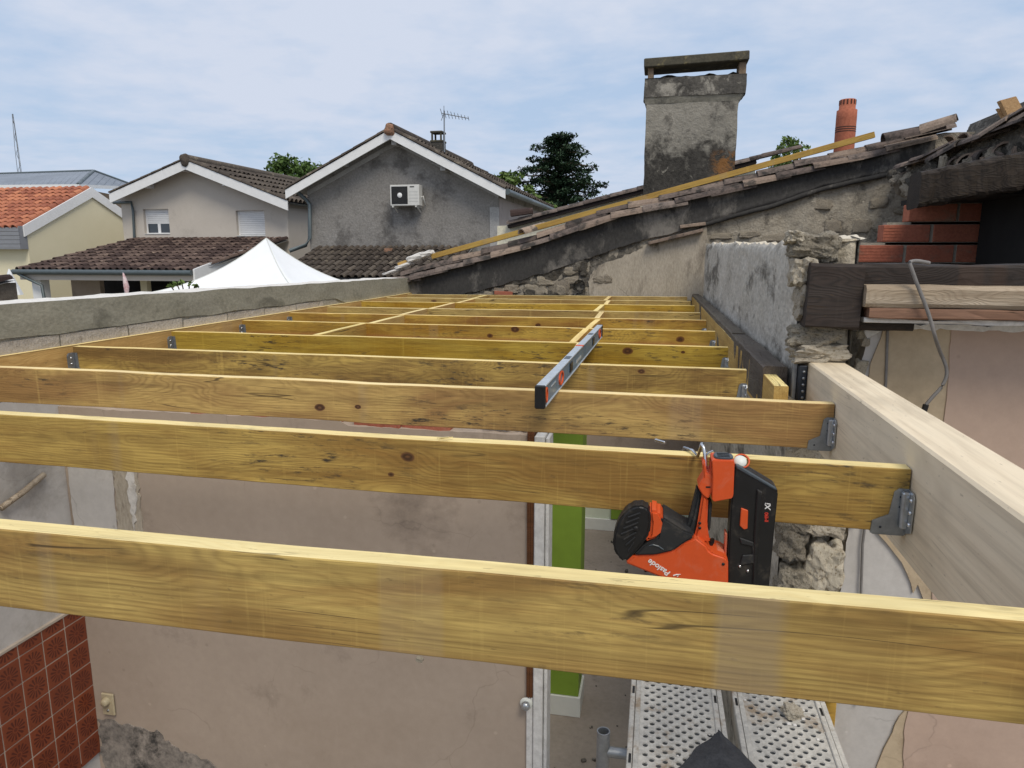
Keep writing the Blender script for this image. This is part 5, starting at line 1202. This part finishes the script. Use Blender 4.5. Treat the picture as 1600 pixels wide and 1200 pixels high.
for px, py in ((535, 254), (618, 222), (694, 262)):
    p = q2(px, py, YB-.3); MB().box(p.x-.08, p.x+.08, YB-OB+.05, YB-.01, p.z-.10, p.z+.08, .01).build('purlin_end', 'quoin', hb_)
# soffit trim under the verge
for e, s2_ in ((lf_, 1), (rf_, -1)):
    a0 = Vector((af.x, YB-.03, af.z-.22)); ex_ = wl if s2_ > 0 else wr; sl2 = sl_ if s2_ > 0 else sr_
    a1 = Vector((ex_, YB-.03, af.z-.22-abs(ex_-af.x)*sl2)); MB().prism([a0, a1, a1+Vector((0, 0, -.14)), a0+Vector((0, 0, -.14))], (0, .026, 0)).build('soffit_trim', 'quoin', hb_)
MB().box(wr-.26, wr+.02, YB-.03, YB-.004, GZ, af.z-.62-(wr-af.x)*sr_).build('quoin', 'quoin', hb_)
MB().box(wr+.002, wr+.016, YB+.05, YB+D-.05, GZ, af.z-.36-(wr-af.x)*sr_).build('side_face', 'wall_b_side', hb_)
MB().tube([Vector((rf_.x+.05, YB-OB, rf_.z-.06)), Vector((rf_.x+.05, YB+D, rf_.z-.06))], .09, 8).build('gutter', 'zinc_gutter', hb_)
MB().tube([q2(460, 296, YB-.3), q2(478, 312, YB-.1), q2(484, 320, YB-.1), q2(484, 372, YB-.1), q2(478, 383, YB-.15), q2(452, 392, YB-.4)], .06, 8).build('downpipe', 'zinc_gutter', hb_)
# its little chimney and the lean-to roof at its foot
cc = q2(682, 228, YB+1.6)
b = MB(); b.box(cc.x-.19, cc.x+.19, YB+1.6, YB+2.0, cc.z-.6, cc.z+.16, .01); b.build('chimney', 'chimney_low', hb_)
c2 = MB(); c2.box(cc.x-.21, cc.x+.21, YB+1.58, YB+2.02, cc.z+.12, cc.z+.18, .01); c2.box(cc.x-.2, cc.x+.2, YB+1.58, YB+2.02, cc.z+.40, cc.z+.46, .01)
for dx in (-.17, .12):
    for dy in (0, .35): c2.box(cc.x+dx, cc.x+dx+.05, YB+1.6+dy, YB+1.65+dy, cc.z+.18, cc.z+.4)
c2.build('chimney_cowl', 'chimney_slab', hb_)
e0, e1 = aty(432, 428, 18.4), aty(700, 434, 18.4); ra, rb = aty(478, 386, YB-.03), aty(672, 389, YB-.03)
zE, zR = e1.z, ra.z
tile_roof(hb_, (e0.x, 18.4, zE), (e1.x-e0.x, 0, 0), (0, YB-.03-18.4, zR-zE), 24, 6, 'roof_dark', lift=.05)
b = MB().box(e0.x+.2, e1.x, 18.7, YB, GZ, zE-.08); b.build('annexe_wall', 'wall_b_side', hb_)
link('red_ridge_tile', rock_mesh(8, 'ridge', 2), hb_, aty(609, 395, 20.6)+Vector((0, -.1, .05))-hb_.location, None, (.12, .14, .09))
# air conditioner
YAC = YB-.45
p0, p1 = aty(609, 289, YAC), aty(655, 321, YAC)
ac = thing('air_conditioner', 'white outdoor air conditioner unit on brackets on the grey gable', 'air conditioner', ((p0.x+p1.x)/2, YAC, p1.z))
MB().box(p0.x, p1.x, YAC, YAC+.33, p1.z, p0.z, .012).build('casing', 'ac', ac)
wid = p1.x-p0.x; hei = p0.z-p1.z; fxx = p0.x+wid*.34; fz = (p0.z+p1.z)/2
MB().box(p0.x+wid*.05, p0.x+wid*.61, YAC-.012, YAC-.001, p1.z+hei*.08, p0.z-hei*.08, .006).build('fan_grille', 'black', ac)
for k in range(4): MB().lathe([(.07+.045*k, 0), (.078+.045*k, .006), (.086+.045*k, 0)], (fxx, YAC-.013, fz), 24, mat=rx).build('grille_ring', 'grip', ac)
MB().lathe([(0, .014), (.06, .012), (.075, 0)], (fxx, YAC-.013, fz), 18, mat=rx).build('fan_hub', 'white', ac)
for k in range(4): MB().box(p0.x+wid*.66, p1.x-.03, YAC-.004, YAC-.001, p1.z+hei*(.2+.15*k), p1.z+hei*(.21+.15*k)).build('groove', 'quoin', ac)
MB().box(p0.x+wid*.69, p0.x+wid*.84, YAC-.004, YAC-.001, p0.z-hei*.13, p0.z-hei*.08).build('badge', 'black', ac)
for x in (p0.x+.08, p1.x-.10): 
    b = MB(); b.box(x-.02, x+.02, YAC-.02, YB-.002, p1.z-.045, p1.z-.003); b.bar((x, YB-.03, p1.z-.16), (x, YAC+.15, p1.z-.03), .03, .03); b.build('bracket', 'ac', ac)
MB().tube([Vector((p1.x, YAC+.2, fz-.05)), Vector((p1.x+.06, YAC+.2, fz-.02)), Vector((p1.x+.07, YAC+.25, fz-.15)), Vector((p1.x+.05, YB-.03, fz-.25))], .02, 6).build('pipe', 'ac', ac)
# antenna
ya = YB+1.5
m0, m1 = aty(694, 240, ya), aty(694, 173, ya)
an = thing('antenna', 'thin television aerial beside the small chimney of the grey house', 'antenna', m0)
MB().tube([m0-Vector((0, 0, .5)), m1], .022, 6).build('mast', 'galv_dark', an)
b0, b1 = aty(690, 177, ya), aty(732, 185, ya); MB().tube([b0, b1], .014, 5).build('boom', 'galv_dark', an)
for k in range(9):
    p = b0.lerp(b1, k/8); l = .10+.015*(8-k); MB().tube([p+Vector((0, -l*.6, l*.5)), p+Vector((0, l*.6, -l*.5))], .009, 4).build('element', 'galv_dark', an)
for a in (-1, 1): MB().tube([b0+Vector((.08, 0, 0)), b0+Vector((-.02+.1*(a > 0), 0, .22*a))], .010, 4).build('reflector', 'galv_dark', an)
# house C ---------------------------------------------------------------------
XC = -22.6
q3 = lambda px, py: atx(px, py, XC)
hc_ = thing('house', 'pale yellow house with bright red tiled roof and white verge', 'house', (XC-3, 25, GZ))
en, ap, ef = q3(38, 352), q3(141, 294), q3(188, 326)
s3 = (ap.z-en.z)/(ap.y-en.y); yf = ap.y+(ap.y-en.y)
zz = lambda y, d=0: ap.z-abs(y-ap.y)*s3-d
MB().prism([Vector((XC, en.y+.05, GZ)), Vector((XC, en.y+.05, zz(en.y+.05, .05))), Vector((XC, ap.y, ap.z-.05)), Vector((XC, yf, zz(yf, .05))), Vector((XC, yf, GZ))], (-.3, 0, 0)).build('gable', 'wall_c', hc_)
for y1_ in (en.y-.1, yf+.1):
    MB().prism([Vector((XC+.02, ap.y, ap.z+.03)), Vector((XC+.02, y1_, zz(y1_)+.03)), Vector((XC+.02, y1_, zz(y1_)-.36)), Vector((XC+.02, ap.y, ap.z-.36))], (.05, 0, 0)).build('bargeboard', 'white', hc_)
MB().box(XC-8, XC-.3, en.y+.05, en.y+.35, GZ, zz(en.y+.05, .05)).build('wall', 'wall_c', hc_)
tile_roof(hc_, (XC-7.5, en.y-.25, zz(en.y-.25)+.02), (7.52, 0, 0), (0, ap.y-en.y+.25, ap.z-zz(en.y-.25)), 24, 11, 'roof_red', lift=.05, bed='roof_red')
MB().add([Vector((XC-7.5, ap.y, ap.z)), Vector((XC, ap.y, ap.z)), Vector((XC, yf, zz(yf))), Vector((XC-7.5, yf, zz(yf)))], [(0, 1, 2, 3)]).build('rear_roof', 'roof_red', hc_)
ztc, zbc = zz(en.y)-.08, atx(20, 388, XC-.3).z
for k in range(5):
    z1 = ztc-(ztc-zbc)*k/5; z0 = ztc-(ztc-zbc)*(k+1)/5; MB().box(XC-6, XC+.02, en.y-.30, en.y-.27+.004*k, z0+.012, z1).build('cladding_board', 'clad', hc_)
MB().box(XC-6, XC+.02, en.y-.30, en.y+.04, zbc-.03, zbc+.005).build('cladding_soffit', 'clad', hc_); MB().box(XC-.02, XC+.021, en.y-.26, en.y+.04, zbc, ztc+.05).build('cladding_side', 'clad', hc_)
# shed corner and white parasol far left
sh = thing('shed', 'low dark shed with old tiles at the edge behind the concrete wall', 'shed', (-18, 16, GZ))
s0, s1 = aty(-160, 447, 16), aty(-6, 440, 16)
MB().box(s0.x, s1.x, 16, 16.6, GZ, s1.z-.05).build('wall', 'old', sh)
tile_roof(sh, (s0.x, 15.8, s1.z-.05), (s1.x-s0.x+.1, 0, 0), (0, .7, .12), 9, 2, 'roof_old')
pr = aty(14, 420, 17.5); tag(MB().lathe([(.01, 0), (.05, -.1), (.28, -.75), (.02, -.74), (.02, -2.2)], pr, 8, 0, False).build('parasol', 'tent', None, pr), 'closed white parasol at the edge beside the shed', 'parasol')
pf = aty(192, 425, 13); fl = thing('flag', 'furled pink and white flag on a thin pole before the lean-to', 'flag', (pf.x, pf.y, GZ))
MB().tube([Vector((pf.x, 13, GZ)), pf], .012, 6).build('pole', 'galv', fl); MB().tube([pf+Vector((.005, 0, -.02)), pf+Vector((.03, 0, -.15)), pf+Vector((.05, 0, -.3)), pf+Vector((.045, 0, -.48))], [.012, .04, .055, .03], 8).build('cloth', 'pink_cloth', fl)
# zinc roof hall
hz = thing('hall', 'large hall with a grey zinc hipped roof in the distance', 'hall', (-50, 48, GZ))
yz = 45; za, zb_ = aty(-60, 292, yz).z, aty(100, 270, 50).z
c0_, c1_ = aty(-100, 290, yz), aty(122, 288, yz); c2_ = aty(215, 292, 56); r0_, r1_ = aty(-100, 275, 52), aty(146, 267, 52)
b = MB(); b.add([c0_, c1_, r1_, r0_], [(0, 1, 2, 3)]); b.add([c1_, c2_, r1_], [(0, 1, 2)]); b.build('roof', 'zinc_roof', hz)
MB().prism([c0_, c1_, c1_-Vector((0, 0, .25)), c0_-Vector((0, 0, .25))], (0, -.1, 0)).build('fascia', 'white', hz); MB().prism([c1_, c2_, c2_-Vector((0, 0, .25)), c1_-Vector((0, 0, .25))], (.1, 0, 0)).build('fascia', 'white', hz)
MB().prism([Vector((c0_.x, yz+.3, GZ)), Vector((c1_.x-.3, yz+.3, GZ)), Vector((c2_.x-.3, 56, GZ)), Vector((c0_.x, 60, GZ))], (0, 0, c1_.z-GZ-.2)).build('wall', 'leg', hz)
MB().tube([r0_, r1_], .12, 6).build('ridge_cap', 'zinc_gutter', hz); MB().tube([c1_, r1_, c2_], .12, 6).build('ridge_cap', 'zinc_gutter', hz)
for k in range(26):
    p = c0_.lerp(c1_, (k+.5)/26); t = r0_.lerp(r1_, (k+.5)/26); MB().tube([p, t], .035, 4).build('seam', 'zinc_roof', hz)
for k in range(1, 8):
    u = k/8; MB().tube([c1_.lerp(c2_, u), r1_.lerp(c2_, u)], .035, 4).build('seam', 'zinc_roof', hz)
# lattice mast
ym = 60; t0, t1 = aty(33, 276, ym), aty(21, 178, ym)
lm_ = thing('lattice_mast', 'thin lattice radio mast rising behind the zinc roof', 'mast', (t0.x, ym, GZ))
zs_ = [GZ+(t1.z-GZ)*k/30 for k in range(31)]
for a in range(3):
    d = Vector((math.cos(a*2.094), math.sin(a*2.094), 0)); MB().tube([Vector((t0.x, ym, GZ))+d*.3, Vector((t0.x-.1, ym, t1.z*.75))+d*.16, Vector((t0.x-.1, ym, t1.z))+d*.04], .035, 4).build('upright', 'galv_dark', lm_)
b = MB()
for k in range(30):
    a, c = k % 3, (k+1) % 3; w0, w1 = .3-.24*k/30, .3-.24*(k+1)/30
    b.tube([Vector((t0.x-.1*k/30, ym, zs_[k]))+Vector((math.cos(a*2.094), math.sin(a*2.094), 0))*w0, Vector((t0.x-.1*k/30, ym, zs_[k+1]))+Vector((math.cos(c*2.094), math.sin(c*2.094), 0))*w1], .025, 4)
b.build('lattice', 'galv_dark', lm_)
# white tent
tn = thing('tent', 'white peaked canopy tent standing behind the concrete wall', 'tent', (-6.6, 11.5, GZ))
pk = aty(416, 372, 11.5); HW = 1.72; cx, cy = pk.x-.05, 11.5; ze = -.70
b = MB()
def tentf(u, v):
    a = u*4 % 4; i = int(a); f = a-i; cs = [(-1, -1), (1, -1), (1, 1), (-1, 1)]; p, q_ = cs[i], cs[(i+1) % 4]
    ex_, ey_ = p[0]+(q_[0]-p[0])*f, p[1]+(q_[1]-p[1])*f; r_ = v
    sag = 1-.08*math.sin(math.pi*f)*v
    h = (1-r_)**2.3*.86+(1-r_)*.14
    return Vector((cx+(pk.x-cx)*(1-v)+ex_*HW*r_*sag, cy+ey_*HW*r_*sag, ze+(pk.z-ze)*h-.03*math.sin(math.pi*f)*v+.012*math.sin(f*19)*v*(1-v)))
b.grid(tentf, 48, 20, 0, True); b.build('canopy', 'tent', tn)
for k in range(4): MB().tube([tentf(k/4+1e-4, v/14) for v in range(15)], .008, 5, 0, False).build('ridge_seam', 'skirting', tn)
MB().grid(lambda u, v: tentf(u, 1)-Vector((0, 0, .28*v)), 48, 2, 0, False).build('valance', 'tent', tn)
for sx_ in (-1, 1):
    for sy_ in (-1, 1): MB().tube([Vector((cx+sx_*HW*.97, cy+sy_*HW*.97, GZ)), Vector((cx+sx_*HW*.97, cy+sy_*HW*.97, ze))], .02, 6).build('leg', 'galv', tn)

# ------------------------------------------------------------------ trees and plants
def leaves(b, c, rx_, ry_, rz_, n, size, rr, mi=0, flat=0.0):
    for _ in range(n):
        while True:
            p = Vector((rr.uniform(-1, 1), rr.uniform(-1, 1), rr.uniform(-1, 1)))
            if p.length < 1: break
        p = p*(.55+.45*rr.random()) if p.length > .5 else p
        o = c+Vector((p.x*rx_, p.y*ry_, p.z*rz_)); s = size*rr.uniform(.6, 1.3)
        u = Vector((rr.uniform(-1, 1), rr.uniform(-1, 1), rr.uniform(-1, 1)*(1-flat))).normalized(); w = u.cross(Vector((rr.uniform(-1, 1), rr.uniform(-1, 1), rr.uniform(-1, 1)))).normalized()
        if flat: w = Vector((-u.y, u.x, rr.uniform(-.4, .4))).normalized()
        b.add([o-u*s, o+w*s*.5, o+u*s, o-w*s*.5], [(0, 1, 2, 3)])
def tree(name, label, base, h, cr, n_clumps, mat, seed, leaf=.14, dens=90):
    rr = random.Random(seed); t = thing(name, label, 'tree', base); base = Vector(base)
    path = [base, base+Vector((.1, 0, h*.35)), base+Vector((-.1, 0, h*.65)), base+Vector((0, 0, h*.9))]
    b = MB().tube(path, [.28, .22, .14, .05], 8)
    lv_ = MB()
    for k in range(n_clumps):
        a = rr.random()*6.283; zz_ = rr.uniform(.30, 1.0); rad = cr*math.sqrt(max(.05, 1-((zz_-.60)/.45)**2))*rr.uniform(.35, 1.0)
        c = base+Vector((math.cos(a)*rad, math.sin(a)*rad, h*zz_)); s = rr.uniform(.45, .95)*cr*.32
        leaves(lv_, c, s*1.2, s*1.2, s*.8, dens, leaf, rr)
        b.tube([base+Vector((0, 0, h*zz_*.62)), (base+Vector((0, 0, h*zz_*.75))).lerp(c, .5), c], [.07, .05, .02], 5, 0, False)
    b.build('trunk', 'bark', t); lv_.build('crown', mat, t)
p = aty(459, 268, 38); tree('broadleaf_tree', 'round leafy green tree behind the two gabled houses', (p.x, 38, GZ), 7.55, 2.6, 90, 'leaf', 3, .13, 110)
p = aty(806, 320, 36); tree('broadleaf_tree', 'light green tree between the grey house and the cedar', (p.x, 36, GZ), 6.3, 1.8, 50, 'leaf2', 5)
p = aty(752, 320, 40); tree('broadleaf_tree', 'low green tree hidden mostly behind the grey house roof', (p.x, 40, GZ), 6.2, 1.7, 24, 'leaf', 6)
p = aty(945, 330, 44); tree('broadleaf_tree', 'small dark tree beside the foot of the cedar', (p.x, 44, GZ), 5.9, 1.5, 26, 'leaf', 8)
p = aty(1243, 270, 34); tree('broadleaf_tree', 'sparse tree top showing over the yellow batten', (p.x, 34, GZ), 7.4, 1.35, 60, 'leaf2', 9, .10, 60)
def cedar(base, h):
    rr = random.Random(12); t = thing('cedar_tree', 'dark cedar with flat layered branches between chimney and grey house', 'tree', base); base = Vector(base)
    b = MB().tube([base, base+Vector((0, 0, h*.5)), base+Vector((.1, 0, h))], [.45, .3, .05], 8); l_ = MB()
    n = 74
    for k in range(n):
        f = .30+.70*k/n; a = k*2.4+rr.uniform(-.4, .4); L = (h*.50*(1-f)**.62+.45)*rr.uniform(.55, 1.15)
        o = base+Vector((0, 0, h*f)); d = Vector((math.cos(a), math.sin(a), 0)); tip = o+d*L+Vector((0, 0, rr.uniform(.0, .35)))
        mid = o.lerp(tip, .5)+Vector((0, 0, .15)); b.tube([o, mid, tip], [.09, .06, .02], 5, 0, False)
        m = max(3, int(L/.42))
        for j in range(m):
            u = (j+.7)/m; c = o.lerp(tip, u)+Vector((rr.uniform(-.25, .25), rr.uniform(-.25, .25), rr.uniform(-.05, .12))); s = .30+.38*math.sin(math.pi*min(1, u*.8+.15))
            leaves(l_, c, s*1.2, s*1.2, .17+.16*rr.random(), 80, .12, rr, 0, .35)
    b.build('trunk', 'bark', t); l_.build('crown', mat_ if False else 'cedar', t)
p = aty(872, 320, 42); cedar((p.x, 42, GZ), aty(868, 216, 42).z-GZ)
# sprig by the wall
pl_ = aty(292, 452, 8.2); sg_ = thing('plant', 'green leafy sprig poking over the concrete wall', 'plant', (pl_.x, 8.2, GZ))
b = MB(); l_ = MB(); rr = random.Random(4)
for k in range(5):
    tip = aty(268+k*9+rr.uniform(-3, 3), 440+abs(k-2)*3, 8.2); b.tube([Vector((pl_.x, 8.2, GZ)), Vector((pl_.x, 8.2, pl_.z-.3)), tip], .008, 5)
    leaves(l_, tip, .05, .05, .03, 7, .04, rr)
b.build('stem', 'bark', sg_); l_.build('leaves', 'leaf2', sg_)

# ------------------------------------------------------------------ small debris
p = aty(656, 1030, .815); tag(link('plaster_chip', ss[0], None, p, (.3, .2, .1), (.0042, .003, .0036)), 'tiny white plaster chip stuck under the close front joist', 'chip')
p = atz(1031, 691, ZJ+.004); tag(link('metal_chip', MB().box(-.012, .012, -.003, .003, -.003, .003, .001).mesh('metal_chip', 'nail'), None, p+Vector((0, .0, .002)), (0, .1, -.5)), 'bent bright nail end lying on the joist near the gun hook', 'nail')
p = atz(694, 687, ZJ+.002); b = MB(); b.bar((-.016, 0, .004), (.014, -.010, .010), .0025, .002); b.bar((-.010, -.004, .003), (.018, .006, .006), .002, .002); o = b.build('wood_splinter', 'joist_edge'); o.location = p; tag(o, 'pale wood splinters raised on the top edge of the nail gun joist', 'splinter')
b = MB(); rr = random.Random(31)
for k in range(140):
    x, y = rr.uniform(-.42, .35), rr.uniform(2.7, 6.0); r_ = .004+.014*rr.random()**3; m_ = Matrix.Translation(Vector((x, y, FZ+r_*.6))) @ Matrix.Rotation(rr.random()*3, 4, 'Z')
    b.box(-r_, r_, -r_*.7, r_*.7, -r_*.6, r_*.6, r_*.3, 0, m_)
tag(b.build('rubble_crumbs', 'rubble_dark'), kind='stuff')
